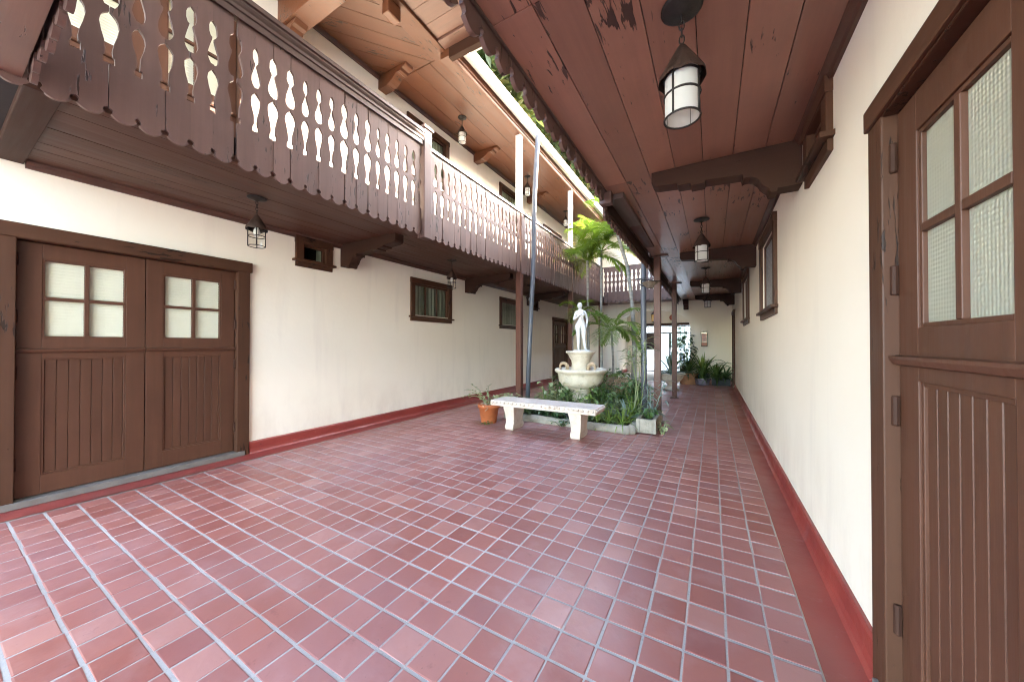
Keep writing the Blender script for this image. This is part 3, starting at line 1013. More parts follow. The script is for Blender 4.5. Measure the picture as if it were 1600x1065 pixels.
# ================================================================== FAR RANGE
FB = empty('courtyard_building', (-2, YF, 0))
tag(FB, 'cream far range with wide arch, passage and pierced balcony above', 'building')
ax0, ax1, sp, cr_ = -2.95, -.63, 1.80, 2.42
arch = []
for k in range(25):
    a = PI * k / 24
    arch.append(((ax0 + ax1) / 2 - (ax1 - ax0) / 2 * math.cos(a) , sp + (cr_ - sp) * math.sin(a) ** .9))
poly = [(XL - .24, 0), (ax0, 0)] + arch + [(ax1, 0), (XR + .24, 0), (XR + .24, ZC + .1), (XL - .24, ZC + .1)]
MB().prism(poly, 1, YF, YF + .35).build('wall', 'stucco', FB)
for x0, x1 in ((XL + .03, ax0 - .005), (ax1 + .005, XR - .03)):
    MB().box(x0, x1, YF - .022, YF - .001, 0, .137).build('baseboard', 'red_paint', FB, bevel=.003)
# passage behind the arch
gx0, gx1, gz, yb = -2.62, -.52, 2.04, 16.2
m = MB()
m.box(-3.55, -3.35, YF + .35, yb, 0, 2.7)
m.box(-.30, -.10, YF + .35, yb, 0, 2.7)
m.box(-3.35, gx0, yb, yb + .2, 0, 2.7).box(gx1, -.30, yb, yb + .2, 0, 2.7).box(gx0, gx1, yb, yb + .2, gz, 2.7)
m.build('passage_wall', 'stucco', FB)
MB().box(-3.55, -.1, YF + .352, yb + .2, 2.7, 2.85).build('passage_ceiling', 'stucco', FB)
MB().box(-3.35, -.3, YF + .30, yb + 1, -.05, .002).build('passage_floor', 'concrete', FB)
MB().box(-3.35, -3.33, YF + .36, yb, .004, .14).build('baseboard', 'red_paint', FB)
MB().box(gx0 - .1, gx1 + .1, yb - .06, yb + .10, gz, gz + .10).build('lintel', 'beam_wood_x', FB, bevel=.005)
# far balcony
sf = MB().box(-3.2, -.88, YB + .02, YF + .2, ZC + .023, ZF).build('soffit', 'dark_gap', FB)
planks_x(sf, -3.2, -.88, YB + .03, YF, ZC, .17, 'ceiling_wood_x')
fr = MB().box(-3.22, -.90, YB - .03, YB + .05, 3.802, 3.835).build('balcony_railing', 'rail_wood_x', FB)
fr['label'] = 'pierced balcony railing across the far end above the arch'
boards(fr, BAYB, 'rail_wood', YB, -3.22, -.9, along_y=False)
MB().prism([(YF - .02, ZC - .30), (YF - .20, ZC - .30), (YF - .22, ZC - .18), (YF - .40, ZC - .14), (YF - .45, ZC), (YF - .02, ZC)], 0, -.80, -.66).build('bracket', 'beam_wood_y', FB, bevel=.005)
# upper wall, arched opening and lattice
ux0, ux1, us, uc = -2.9, -2.0, 4.3, 4.75
ar = [((ux0 + ux1) / 2 - (ux1 - ux0) / 2 * math.cos(PI * k / 14), us + (uc - us) * math.sin(PI * k / 14)) for k in range(15)]
poly = [(XL, ZC + .1), (ux0, ZC + .1)] + ar + [(ux1, ZC + .1), (XR, ZC + .1), (XR, 6.0), (XL, 6.0)]
MB().prism(poly, 1, YF + .3, YF + .6).build('upper_wall', 'stucco', FB)
MB().box(ux0 - .3, ux1 + .3, YF + 1.2, YF + 1.3, ZF, 5.5).build('recess_wall', 'stucco', FB)
for k in range(3):
    MB().box(-2.0 + .16 * k, -1.86 + .16 * k, YF + .27, YF + .30, 3.98, 4.16).build('vent_block', 'terracotta_pale', FB, bevel=.01)
MB().box(XL, XR, YF - .3, YF + 2, ZR + .03, ZR + .25).build('roof', 'roof_tile', FB)
planks_x(FB, -3.2, -.9, YB - .05, YF + .3, ZR, .24, 'ceiling_wood_x')
MB().box(-3.2, -.9, YB - .10, YB - .02, 5.36, 5.56).build('fascia', 'roof_wood', FB)

# street beyond the passage
tag(MB().box(-9, 9, 19.0, 19.12, -.06, .0).box(-14, 14, 19.12, 24.9, -.059, -.045).build('road', 'pale_render'), kind='structure')
hb = empty('street_house', (-3, 25, 0))
tag(hb, 'pale house across the street glimpsed through the passage gate', 'building')
MB().box(-16, 22, 25, 31, -.045, 7.0).build('wall', 'pale_render', hb)  # height and distance shaped to limit the sun reaching the passage
for x in (-5.2, -2.6, 0.2):
    w_ = MB().box(x, x + 1.2, 24.95, 25.0, .9, 2.5).build('window', 'white_metal', hb)
    MB().box(x + .1, x + 1.1, 24.93, 24.95, 1.0, 2.4).build('pane', 'window_glass', w_)
MB().box(-16.5, 22.5, 24.5, 31.5, 7.0, 7.2).build('roof', 'roof_tile', hb)

# ================================================================== GATE
g = empty('iron_gate', ((gx0 + gx1) / 2, yb + .05, 0))
tag(g, 'black iron bar gate closing the bright passage behind the arch', 'gate')
yg = yb + .05
MB().box(gx0 + .01, gx0 + .06, yg - .025, yg + .025, .03, gz).box(gx1 - .06, gx1 - .01, yg - .025, yg + .025, .03, gz).box(gx0 + .06, gx1 - .06, yg - .02, yg + .02, gz - .05, gz - .01).build('frame', 'iron', g)
for x0, x1 in ((gx0 + .07, -1.575), (-1.565, gx1 - .07)):
    lf = MB().box(x0, x0 + .045, yg - .02, yg + .02, .05, 1.75).box(x1 - .045, x1, yg - .02, yg + .02, .05, 1.75).box(x0 + .045, x1 - .045, yg - .018, yg + .018, .05, .10).box(x0 + .045, x1 - .045, yg - .018, yg + .018, 1.70, 1.75).build('leaf', 'iron', g)
    n = 6
    for k in range(n):
        x = x0 + .045 + (x1 - x0 - .09) * (k + .5) / n
        MB().tube([(x, yg, .10), (x, yg, gz - .05)], .009, 6).build('bar', 'iron', g)
MB().box(-2.50, -2.02, yg - .028, yg - .021, 1.00, 1.70).build('panel', 'iron_brown', g)

# ================================================================== LANTERNS
def make_lantern(glass='frosted_glass'):
    L = empty('hanging_lantern', (0, 0, 0))
    MB().lathe([(.080, -.002), (.081, -.008), (.070, -.014), (.030, -.022), (.012, -.034)], n=24).build('canopy', 'iron', L, smooth=True)
    m = MB()
    for k in range(4):
        z = -.034 - k * .029
        pts = []
        for i in range(13):
            a = 2 * PI * i / 12
            u, v = .010 * math.cos(a), .019 * math.sin(a)
            pts.append((u, 0, z - .018 + v) if k % 2 else (0, u, z - .018 + v))
        m.tube(pts, .0028, 6)
    m.build('chain', 'iron', L, smooth=True)
    m = MB()
    n = 36
    vs = [(0, 0, -.150)]
    rows = [(.018, -.172), (.055, -.235), (.088, -.292), (.090, -.318)]
    for k, (r_, z) in enumerate(rows):
        for i in range(n):
            a = 2 * PI * i / n
            sc = .010 * abs(math.sin(a * 4)) if k == 3 else 0
            vs.append((r_ * math.cos(a), r_ * math.sin(a), z + sc))
    fs = [(0, 1 + i, 1 + (i + 1) % n) for i in range(n)]
    for k in range(3):
        fs += [(1 + k * n + i, 1 + k * n + (i + 1) % n, 1 + (k + 1) * n + (i + 1) % n, 1 + (k + 1) * n + i) for i in range(n)]
    m.add(vs, fs)
    m.build('hood', 'iron_brown', L, smooth=True)
    m = MB()
    n = 24
    vs = []
    for z in (-.285, -.468):
        for i in range(n):
            a = 2 * PI * i / n
            vs.append((.066 * math.cos(a), .066 * math.sin(a), z))
    m.add(vs, [(i, (i + 1) % n, n + (i + 1) % n, n + i) for i in range(n)])
    m.build('glass_shade', glass, L, smooth=True, recalc=False)
    m = MB()
    for z in (-.30, -.375, -.470):
        pts = [(.0685 * math.cos(2 * PI * i / 24), .0685 * math.sin(2 * PI * i / 24), z) for i in range(25)]
        m.tube(pts, .0042, 6)
    for i in range(4):
        a = PI / 4 + i * PI / 2 + .35
        m.tube([(.0690 * math.cos(a), .0690 * math.sin(a), -.29), (.0690 * math.cos(a), .0690 * math.sin(a), -.471)], .0042, 6)
    m.build('cage', 'iron', L, smooth=True)
    MB().lathe([(.004, -.20), (.014, -.24), (.014, -.29), (.026, -.315), (.030, -.345), (.020, -.375), (.004, -.385)], n=12).build('bulb', 'frosted_glass', L, smooth=True)
    return L


lan = make_lantern()
lan2 = make_lantern('clear_glass')
spots = [(-.105, 1.60, ZC, 'large black lantern with frosted glass overhead, nearest in the covered walk', 0),
         (-.10, 4.46, ZC, 'second frosted lantern along the covered walk ceiling', 0),
         (-.10, 7.33, ZC, 'third lantern along the covered walk ceiling', 0),
         (-.10, 10.2, ZC, 'farthest lantern of the covered walk, near the far wall', 0),
         (-3.80, 1.65, ZC, 'black lantern with clear panes under the balcony beside the double door', 1),
         (-3.79, 4.53, ZC, 'lantern under the balcony hanging in front of the curtained window', 1),
         (-3.79, 7.40, ZC, 'lantern under the balcony half hidden behind the post', 1),
         (-3.79, 10.2, ZC, 'lantern under the balcony near the far double door', 1),
         (-4.05, 5.13, ZR, 'upper gallery lantern under the orange boarded roof, nearest of three', 0),
         (-4.05, 7.78, ZR, 'upper gallery lantern between the white post and the downspout', 0),
         (-4.05, 10.43, ZR, 'upper gallery lantern beside the palm crown', 0)]
for k, (x, y, z, lab, ty) in enumerate(spots):
    if k == 0:
        o = lan
        o.location = (x, y, z)
    elif k == 4:
        o = lan2
        o.location = (x, y, z)
    else:
        o = copy_tree(lan2 if ty else lan, (x, y, z), random.uniform(-.4, .4))
    tag(o, lab, 'lantern', 'hanging lanterns of the galleries')
WORLD.clear() if False else None

# passage lantern (amber) and bell
y_ = 13.6
pa = empty('passage_lantern', (-1.86, y_, 2.7))
tag(pa, 'amber glass lantern hanging in the arched passage', 'lantern')
MB().tube([(-1.86, y_, 2.698), (-1.86, y_, 2.42)], .006, 6).build('chain', 'iron', pa)
MB().lathe([(.01, .20), (.10, .10), (.11, .085)], (-1.86, y_, 2.24), 6).build('hood', 'iron_brown', pa)
MB().lathe([(.088, .085), (.075, -.16)], (-1.86, y_, 2.24), 6).build('glass_shade', 'amber_glass', pa)
MB().lathe([(.078, -.161), (.05, -.18), (.01, -.20)], (-1.86, y_, 2.24), 6).build('finial', 'iron', pa)
be = MB().lathe([(.001, -.02), (.10, -.018), (.13, .0), (.12, .03), (.07, .05), (.02, .058)], n=20)
be.v = [(x, -z, y) for x, y, z in be.v]
be.v = [(x - 1.46, y + yb - .03, z + 2.38) for x, y, z in be.v]
tag(be.build('alarm_bell', 'red_plastic', smooth=True), 'round reddish alarm bell above the passage gate', 'bell')

# fire extinguisher cabinet on the far wall
cb = empty('extinguisher_cabinet', (-.22, YF, 1.2))
tag(cb, 'small red fire extinguisher cabinet on the far cream wall', 'cabinet')
MB().box(-.31, -.13, YF - .10, YF - .002, 1.17, 1.65).build('case', 'iron_brown', cb, bevel=.006)
MB().box(-.295, -.145, YF - .104, YF - .1005, 1.20, 1.62).build('pane', 'window_glass', cb)
MB().box(-.296, -.144, YF - .1062, YF - .1045, 1.20, 1.31).build('label_plate', 'red_plastic', cb)
MB().box(-.285, -.155, YF - .1065, YF - .1045, 1.33, 1.58).build('notice', 'cabinet_print', cb)

# ring bracket on the right downspout
rb = empty('hanging_ring', (-.99, 6.06, 2.3))
tag(rb, 'iron plant ring strapped to the grey downspout by the covered walk', 'plant ring')
pts = [(-.99 + .13 + .15 * math.cos(2 * PI * k / 20), 5.98 + .15 * math.sin(2 * PI * k / 20), 2.26 + .02 * math.sin(4 * PI * k / 20)) for k in range(21)]
MB().tube(pts, .010, 6).build('ring', 'iron', rb)
MB().tube([(-1.10, 6.02, 2.33), (-.93, 6.02, 2.33)], .008, 6).tube([(-1.04, 6.0, 2.24), (-.99, 5.99, 2.20), (-.93, 5.99, 2.24)], .010, 6).build('strap', 'iron', rb)
MB().lathe([(.06, -.09), (.13, -.02), (.145, .0), (.135, .0), (.10, -.03)], (-.86, 5.98, 2.25), 14).build('basket', 'bark', rb)

# ================================================================== BENCH
bx, by = -2.06, 4.50
bn = empty('stone_bench', (bx, by, 0), 0)
tag(bn, 'pale cast stone bench with beaded edge in front of the planting bed', 'bench')
L2, D2 = .79, .215
m = MB().box(bx - L2, bx + L2, by - D2, by + D2, .345, .425)
m.build('seat', 'bench_stone', bn, bevel=.014)
m = MB()
n = 24
for k in range(n):
    x = bx - L2 + .04 + (2 * L2 - .08) * k / (n - 1)
    m.lathe([(.004, -.019), (.017, -.011), (.022, 0), (.017, .011), (.004, .019)], (x, by - D2 - .001, .396), 8)
for k in range(7):
    y = by - D2 + .04 + (2 * D2 - .08) * k / 6
    for sx in (-1, 1):
        m.lathe([(.004, -.019), (.017, -.011), (.022, 0), (.017, .011), (.004, .019)], (bx + sx * (L2 + .001), y, .396), 8)
m.build('beading', 'bench_stone', bn, smooth=True)['kind'] = 'stuff'
for sx in (-1, 1):
    c = bx + sx * .50
    m = MB()
    rows = [(0.0, .062, .150), (.03, .068, .165), (.07, .070, .160), (.10, .066, .135), (.16, .070, .135), (.25, .080, .155), (.315, .088, .178), (.344, .090, .182)]
    vs = []
    for z, hx, hy in rows:
        vs += [(c - hx, by - hy, z), (c + hx, by - hy, z), (c + hx, by + hy, z), (c - hx, by + hy, z)]
    fs = [(0, 1, 2, 3), tuple(range(len(vs) - 4, len(vs)))]
    for k in range(len(rows) - 1):
        for e in range(4):
            fs.append((k * 4 + e, k * 4 + (e + 1) % 4, k * 4 + 4 + (e + 1) % 4, k * 4 + 4 + e))
    m.add(vs, fs)
    m.build('leg', 'bench_stone', bn, bevel=.010)

# ================================================================== FOUNTAIN
fx, fy = -2.03, 5.95
fo = empty('fountain', (fx, fy, 0))
tag(fo, 'tiered pale stone fountain with wide round basin in the planting bed', 'fountain')
MB().lathe([(.24, 0), (.26, .02), (.26, .10), (.22, .13), (.17, .18), (.15, .28), (.155, .38), (.20, .43), (.24, .45)], (fx, fy, .02), 32).build('pedestal', 'cast_stone', fo, smooth=True)
MB().lathe([(.22, .47), (.33, .52), (.385, .60), (.395, .68), (.405, .73), (.44, .75), (.46, .775), (.455, .80), (.43, .815), (.405, .81), (.385, .78), (.34, .72), (.10, .70), (.01, .70)], (fx, fy, 0), 40).build('basin', 'cast_stone', fo, smooth=True)
MB().lathe([(.375, .765), (.2, .766), (.01, .766)], (fx, fy, 0), 32).build('water', 'clear_glass', fo)
MB().lathe([(.19, .70), (.19, .80), (.165, .83), (.155, .90), (.165, .96), (.195, 1.01), (.215, 1.055), (.235, 1.08), (.262, 1.095), (.265, 1.115), (.25, 1.125), (.01, 1.125)], (fx, fy, 0), 32).build('upper_bowl', 'cast_stone', fo, smooth=True)
for sx in (-1, 1):
    pts, rr_ = [], []
    for k in range(16):
        u = k / 15
        a = -.6 + u * 4.6
        q = .085 * (1 - .45 * u)
        pts.append((fx + sx * (.265 - q * math.cos(a)), fy - .16 - .02 * u, .845 + q * math.sin(a)))
        rr_.append(.030 * (1 - .6 * u) + .006)
    MB().tube(pts, rr_, 10).build('spout', 'dry_leaf', fo, smooth=True)


def skin_mesh(name, verts, edges, radii, root, sub=2):
    me = bpy.data.meshes.new(name)
    me.from_pydata(verts, edges, [])
    o = bpy.data.objects.new(name, me)
    COL.objects.link(o)
    md = o.modifiers.new('s', 'SKIN')
    md.use_smooth_shade = True
    for i, r_ in enumerate(radii):
        sv = me.skin_vertices[0].data[i]
        sv.radius = r_ if hasattr(r_, '__len__') else (r_, r_)
        sv.use_root = (i == root)
    sb = o.modifiers.new('u', 'SUBSURF')
    sb.levels = sb.render_levels = sub
    dg = bpy.context.evaluated_depsgraph_get()
    ev = o.evaluated_get(dg)
    out = bpy.data.meshes.new_from_object(ev)
    bpy.data.objects.remove(o)
    return [tuple(v.co) for v in out.vertices], [tuple(p_.vertices) for p_ in out.polygons]


# statue: faces the camera side, weight on its right leg, right hand lifted to the breast
J = {'pelvis': (0, 0, .93), 'waist': (.01, .0, 1.07), 'chest': (.0, .01, 1.24), 'neckb': (-.01, .015, 1.40), 'neck': (-.015, .01, 1.46), 'head': (-.02, -.005, 1.53),
     'hipR': (-.095, 0, .88), 'kneeR': (-.085, -.03, .50), 'ankR': (-.075, .01, .09), 'toeR': (-.085, -.13, .03),
     'hipL': (.095, 0, .88), 'kneeL': (.10, -.10, .50), 'ankL': (.155, .03, .10), 'toeL': (.19, -.09, .03),
     'shR': (-.158, .015, 1.352), 'elR': (-.235, -.03, 1.09), 'wrR': (-.115, -.21, 1.20), 'haR': (-.06, -.215, 1.245), 'fiR': (-.02, -.20, 1.28),
     'shL': (.148, .02, 1.362), 'elL': (.245, .07, 1.10), 'wrL': (.20, .01, .86), 'haL': (.175, -.035, .79), 'fiL': (.16, -.05, .73)}
RD = {'pelvis': (.155, .115), 'waist': (.118, .09), 'chest': (.140, .10), 'neckb': (.07, .06), 'neck': (.046, .048), 'head': (.05, .05), 'hipR': (.095, .10), 'kneeR': .058, 'ankR': .036, 'toeR': (.035, .022),
      'hipL': (.095, .10), 'kneeL': .058, 'ankL': .036, 'toeL': (.035, .022), 'shR': .052, 'elR': .037, 'wrR': .026, 'haR': (.032, .018), 'fiR': (.022, .012),
      'shL': .052, 'elL': .037, 'wrL': .026, 'haL': (.032, .018), 'fiL': (.022, .012)}
E_ = [('pelvis', 'waist'), ('waist', 'chest'), ('chest', 'neckb'), ('neckb', 'neck'), ('neck', 'head'), ('pelvis', 'hipR'), ('hipR', 'kneeR'), ('kneeR', 'ankR'), ('ankR', 'toeR'),
      ('pelvis', 'hipL'), ('hipL', 'kneeL'), ('kneeL', 'ankL'), ('ankL', 'toeL'), ('neckb', 'shR'), ('shR', 'elR'), ('elR', 'wrR'), ('wrR', 'haR'), ('haR', 'fiR'), ('neckb', 'shL'), ('shL', 'elL'), ('elL', 'wrL'), ('wrL', 'haL'), ('haL', 'fiL')]
nm = list(J)
sv_, sf_ = skin_mesh('statue', [J[k] for k in nm], [(nm.index(a), nm.index(b)) for a, b in E_], [tuple(x * 1.13 for x in RD[k]) if hasattr(RD[k], '__len__') else RD[k] * 1.16 for k in nm], 0)
mb = MB().add(sv_, sf_)


def ellipsoid(mb, c, r, n=16, k=10, f=None):
    vs, fs = [], []
    for i in range(k + 1):
        ph = PI * i / k
        for j in range(n):
            a = 2 * PI * j / n
            v = Vector((r[0] * math.sin(ph) * math.cos(a), r[1] * math.sin(ph) * math.sin(a), r[2] * math.cos(ph)))
            if f:
                v = f(v)
            vs.append((c[0] + v.x, c[1] + v.y, c[2] + v.z))
    for i in range(k):
        for j in range(n):
            fs.append((i * n + j, i * n + (j + 1) % n, (i + 1) * n + (j + 1) % n, (i + 1) * n + j))
    return mb.add(vs, fs)


def face(v):
    # jaw narrows, brow and nose
    if v.z < 0:
        v.x *= 1 + v.z * 2.6
    if v.y < 0:
        nose = math.exp(-((v.x / .012) ** 2) - ((v.z + .015) / .025) ** 2)
        v.y -= .022 * nose
        eye = math.exp(-(((abs(v.x) - .028) / .014) ** 2) - ((v.z - .012) / .012) ** 2)
        v.y += .010 * eye
        mouth = math.exp(-((v.x / .02) ** 2) - ((v.z + .058) / .006) ** 2)
        v.y += .004 * mouth
    return v


HR = Matrix.Rotation(math.radians(-48), 3, 'Z')
ellipsoid(mb, (-.028, -.014, 1.575), (.074, .092, .112), 28, 24, lambda v: HR @ face(v))
for sx in (-1, 1):
    ellipsoid(mb, (sx * .068 + .0, -.092, 1.262), (.062, .062, .060))
    ellipsoid(mb, (sx * .085, .075, .90), (.085, .07, .09))
    ellipsoid(mb, (sx * .125, .005, .84), (.075, .085, .14))
    ellipsoid(mb, (-.022 + sx * .074, 0, 1.575), (.012, .02, .03))
for k, (dx_, dz_) in enumerate(((-.012, .03), (.004, .035), (.018, .032), (.03, .022))):
    mb.tube([(-.045 + dx_, -.215, 1.255), (-.02 + dx_, -.21, 1.262 + dz_ * .6), (-.005 + dx_, -.195, 1.262 + dz_)], [.011, .010, .008], 6)
ss = .86 / 1.70
st = empty('garden_statue', (fx, fy, 1.125))
tag(st, 'white marble statue of a standing nude woman on top of the fountain', 'statue')
yaw = math.radians(24)


def place(mb):
    out = []
    for x, y, z in mb.v:
        x, y, z = x * ss, y * ss, z * ss
        out.append((fx + x * math.cos(yaw) - y * math.sin(yaw), fy + x * math.sin(yaw) + y * math.cos(yaw), 1.127 + z))
    mb.v = out
    return mb


place(mb).build('body', 'marble', st, smooth=True)
hr = MB()
ellipsoid(hr, (-.022, .012, 1.605), (.086, .098, .098), 20, 14, lambda v: Vector((v.x * (1 + .05 * math.sin(v.z * 120)), v.y if v.y > -.05 else -.05 + (v.y + .05) * .4, v.z)))
ellipsoid(hr, (-.022, .115, 1.57), (.05, .05, .055), 14, 10)
place(hr).build('hair', 'marble', st, smooth=True)
pb = MB().lathe([(.30, -.03), (.31, -.005), (.29, .028), (.01, .03)], (0.03, 0, 0), 20)
place(pb).build('plinth', 'marble', st)

# ================================================================== BED KERB, POTS
def blob_bar(mb, pts, r, n=10, seed=1):
    rnd = random.Random(seed)
    P = []
    for a, b in zip(pts, pts[1:]):
        for k in range(8):
            u = k / 8
            P.append(tuple(a[i] + (b[i] - a[i]) * u + rnd.uniform(-.008, .008) for i in range(3)))
    P.append(pts[-1])
    return mb.tube(P, [r * rnd.uniform(.88, 1.1) for _ in P], n)


kb = MB()
blob_bar(kb, [(-3.0, 7.8, .03), (-3.02, 5.06, .03)], .075, seed=3)
blob_bar(kb, [(-3.02, 5.05, .03), (-1.0, 5.0, .035)], .075, seed=4)
blob_bar(kb, [(-1.0, 4.98, .035), (-.99, 7.8, .03)], .075, seed=5)
tag(kb.build('bed_kerb', 'old_stone', smooth=True), 'rounded weathered stone kerb round the planting bed', 'kerb')
m = MB()
n = 14
vs = []
for i in range(n + 1):
    for j in range(n + 1):
        vs.append((-2.96 + 1.92 * i / n, 5.1 + 2.65 * j / n, .05 + random.uniform(-.015, .02)))
m.add(vs, [(i * (n + 1) + j, (i + 1) * (n + 1) + j, (i + 1) * (n + 1) + j + 1, i * (n + 1) + j + 1) for i in range(n) for j in range(n)])
tag(m.build('bed_soil', 'soil', smooth=True), kind='structure')

# stone trough at the kerb corner
tr = empty('stone_trough', (-.80, 5.5, 0))
tag(tr, 'old mossy stone trough planter at the bed corner beside the post', 'planter')
A, B, C_, D_ = -.93, -.67, 5.08, 5.80
m = MB().box(A, A + .05, C_, D_, .015, .21).box(B - .05, B, C_, D_, .015, .21).box(A + .05, B - .05, C_, C_ + .05, .015, .205).box(A + .05, B - .05, D_ - .05, D_, .015, .205).box(A + .05, B - .05, C_ + .05, D_ - .05, .015, .06)
m.build('trough', 'old_stone', tr, bevel=.008)
MB().box(A + .052, B - .052, C_ + .052, D_ - .052, .06, .17).build('soil_fill', 'soil', tr)


def pot(name, c, prof, mat, label, cat='pot', n=28, group=None):
    """open pot: outer profile then inner wall"""
    o = empty(name, c)
    tag(o, label, cat, group)
    ri, zi = prof[-1]
    inner = [(ri - .025, zi), (ri - .035, zi - .05)]
    MB().lathe(prof + inner + [(.01, zi - .05)], c, n).build('vessel', mat, o, smooth=n > 10)
    MB().lathe([(ri - .036, zi - .048), (.01, zi - .035)], c, n).build('soil_fill', 'soil', o)
    return o


pot('terracotta_pot', (-3.10, 4.62, 0), [(.118, .0), (.122, .01), (.158, .235), (.178, .24), (.182, .30)], 'terracotta', 'orange terracotta pot at the end of the stone bench')
pot('round_planter', (-1.56, 8.25, 0), [(.30, 0), (.33, .02), (.33, .08), (.29, .11), (.29, .25), (.33, .28), (.375, .29), (.385, .33)], 'cast_stone', 'pale round stone planter holding the curved palm trunk')
pot('stone_urn', (-.98, 10.35, 0), [(.20, 0), (.20, .04), (.13, .07), (.08, .13), (.10, .17), (.22, .24), (.30, .34), (.32, .42), (.36, .43), (.365, .46)], 'cast_stone', 'footed pale stone urn behind the second walk post')
pot('terracotta_pot', (-.66, 12.15, 0), [(.21, 0), (.235, .02), (.245, .11), (.265, .13), (.28, .30), (.30, .31), (.305, .35)], 'terracotta_pale', 'wide pale terracotta bowl by the far wall')
pot('glazed_pot', (-.27, 12.0, 0), [(.14, 0), (.18, .02), (.20, .17), (.235, .19), (.235, .21)], 'glazed_purple', 'low purple glazed hexagonal pot by the far wall', n=6)
pot('glazed_pot', (-.26, 12.28, 0), [(.12, 0), (.15, .04), (.18, .24), (.20, .30), (.205, .33)], 'glazed_blue', 'taller blue glazed pot behind the purple one', n=6)
tp = empty('plastic_trough', (.25, 12.25, 0))
tag(tp, 'long black plastic trough in the far corner', 'planter')
MB().prism([(12.12, .004), (12.38, .004), (12.42, .22), (12.40, .22), (12.37, .18), (12.13, .18), (12.10, .22), (12.08, .22)], 0, -.02, .46).build('vessel', 'black_plastic', tp)
MB().box(-.01, .45, 12.125, 12.375, .17, .19).build('soil_fill', 'soil', tp)
pot('clay_planter', (-2.15, 9.15, 0), [(.30, 0), (.33, .02), (.36, .30), (.38, .31), (.385, .36)], 'terracotta_pale', 'brown clay planter behind the fountain')
# black plastic pot lying in the bed
bp = MB().lathe([(.05, 0), (.055, .0), (.085, .15), (.09, .15), (.09, .165), (.075, .165), (.06, .03), (.01, .03)], n=18)
bp.v = [(x - 1.92, -z * .95 + 5.30, y + .145 + z * .1) for x, y, z in bp.v]
tag(bp.build('plastic_pot', 'black_plastic', smooth=True), 'empty black plastic pot lying in the foliage behind the bench', 'pot')


# ================================================================== PLANTS
def blade(mb, base, dirv, L, w, droop, seg=5, fold=.25, shape='lance', tip=0.02):
    """one leaf: folded strip that starts along dirv and bends down"""
    d = Vector(dirv).normalized()
    p = Vector(base)
    side = d.cross(Vector((0, 0, 1)))
    if side.length < .05:
        side = Vector((random.uniform(-1, 1), random.uniform(-1, 1), 0))
    side.normalize()
    vs, fs = [], []
    for k in range(seg + 1):
        u = k / seg
        if shape == 'lance':
            ww = w * (0.35 + .65 * math.sin(min(1, u * 1.9 + .05) * PI / 2)) * (1 - max(0, u - .35) / .65) ** .8 + tip * w
        elif shape == 'heart':
            ww = w * (math.sin(PI * (u * .86 + .13)) ** .8) * (1.15 - .5 * u)
        else:
            ww = w * (1 - u * .85)
        up = side.cross(d).normalized()
        vs += [p - side * ww / 2 + up * ww * fold * .5, p, p + side * ww / 2 + up * ww * fold * .5]
        p = p + d * (L / seg)
        d = (d + Vector((0, 0, -droop / seg))).normalized()
    for k in range(seg):
        a = k * 3
        fs += [(a, a + 1, a + 4, a + 3), (a + 1, a + 2, a + 5, a + 4)]
    mb.add(vs, fs)
    return mb


def rosette(c, n, L, w, el0, el1, droop, seg=5, fold=.3):
    m = MB()
    for k in range(n):
        a = k * 2.399 + random.uniform(-.2, .2)
        e = el0 + (el1 - el0) * (k / max(1, n - 1)) + random.uniform(-.1, .1)
        d = (math.cos(a) * math.cos(e), math.sin(a) * math.cos(e), math.sin(e))
        blade(m, (c[0] + d[0] * .01, c[1] + d[1] * .01, c[2]), d, L * random.uniform(.75, 1.1), w * random.uniform(.8, 1.1), droop * random.uniform(.7, 1.2), seg, fold)
    return m


def frond(mb, stem, base, dirv, L, droop, nl, ll, lw, seg=9, arch=.0, lean=.55):
    """feather frond: rachis tube plus two rows of leaflets"""
    d = Vector(dirv).normalized()
    p = Vector(base)
    pts, dirs = [p.copy()], [d.copy()]
    for k in range(seg):
        p = p + d * (L / seg)
        d = (d + Vector((0, 0, -droop / seg * (1 + .8 * k / seg)))).normalized()
        pts.append(p.copy())
        dirs.append(d.copy())
    stem.tube(pts, [.010 * (1 - .85 * k / seg) + .001 for k in range(seg + 1)], 5)
    for i in range(nl):
        u = .18 + .82 * (i + .5) / nl
        q = u * seg
        k = min(int(q), seg - 1)
        f_ = q - k
        b = pts[k].lerp(pts[k + 1], f_)
        dd = dirs[k].lerp(dirs[k + 1], f_).normalized()
        sd_ = dd.cross(Vector((0, 0, 1))).normalized()
        up = sd_.cross(dd)
        l_ = ll * (math.sin(PI * min(1, .12 + u * .86)) ** .6)
        for s_ in (-1, 1):
            dv = dd * lean + sd_ * s_ * (1 - lean * .3) + up * (.25 + random.uniform(-.1, .1))
            blade(mb, b, dv, l_ * random.uniform(.85, 1.1), lw, 1.0 * random.uniform(.6, 1.3), 3, .3)


def clump(c, n, h, lw, ll, spread, shape='heart'):
    """broad leaves on thin stalks"""
    m = MB()
    for k in range(n):
        a = random.uniform(0, 2 * PI)
        r_ = spread * math.sqrt(random.random())
        hh = h * random.uniform(.45, 1.1) * (1 - .35 * r_ / spread)
        tipp = Vector((c[0] + r_ * math.cos(a), c[1] + r_ * math.sin(a), c[2] + hh))
        b = Vector((c[0] + r_ * .25 * math.cos(a), c[1] + r_ * .25 * math.sin(a), c[2]))
        m.tube([b, b.lerp(tipp, .6) + Vector((0, 0, .02)), tipp], [.004, .003, .002], 4)
        e = random.uniform(-.5, .35)
        dv = (math.cos(a + random.uniform(-.6, .6)), math.sin(a + random.uniform(-.6, .6)), e)
        blade(m, tipp, dv, ll * random.uniform(.7, 1.15), lw * random.uniform(.75, 1.15), .7, 4, .25, shape)
    return m


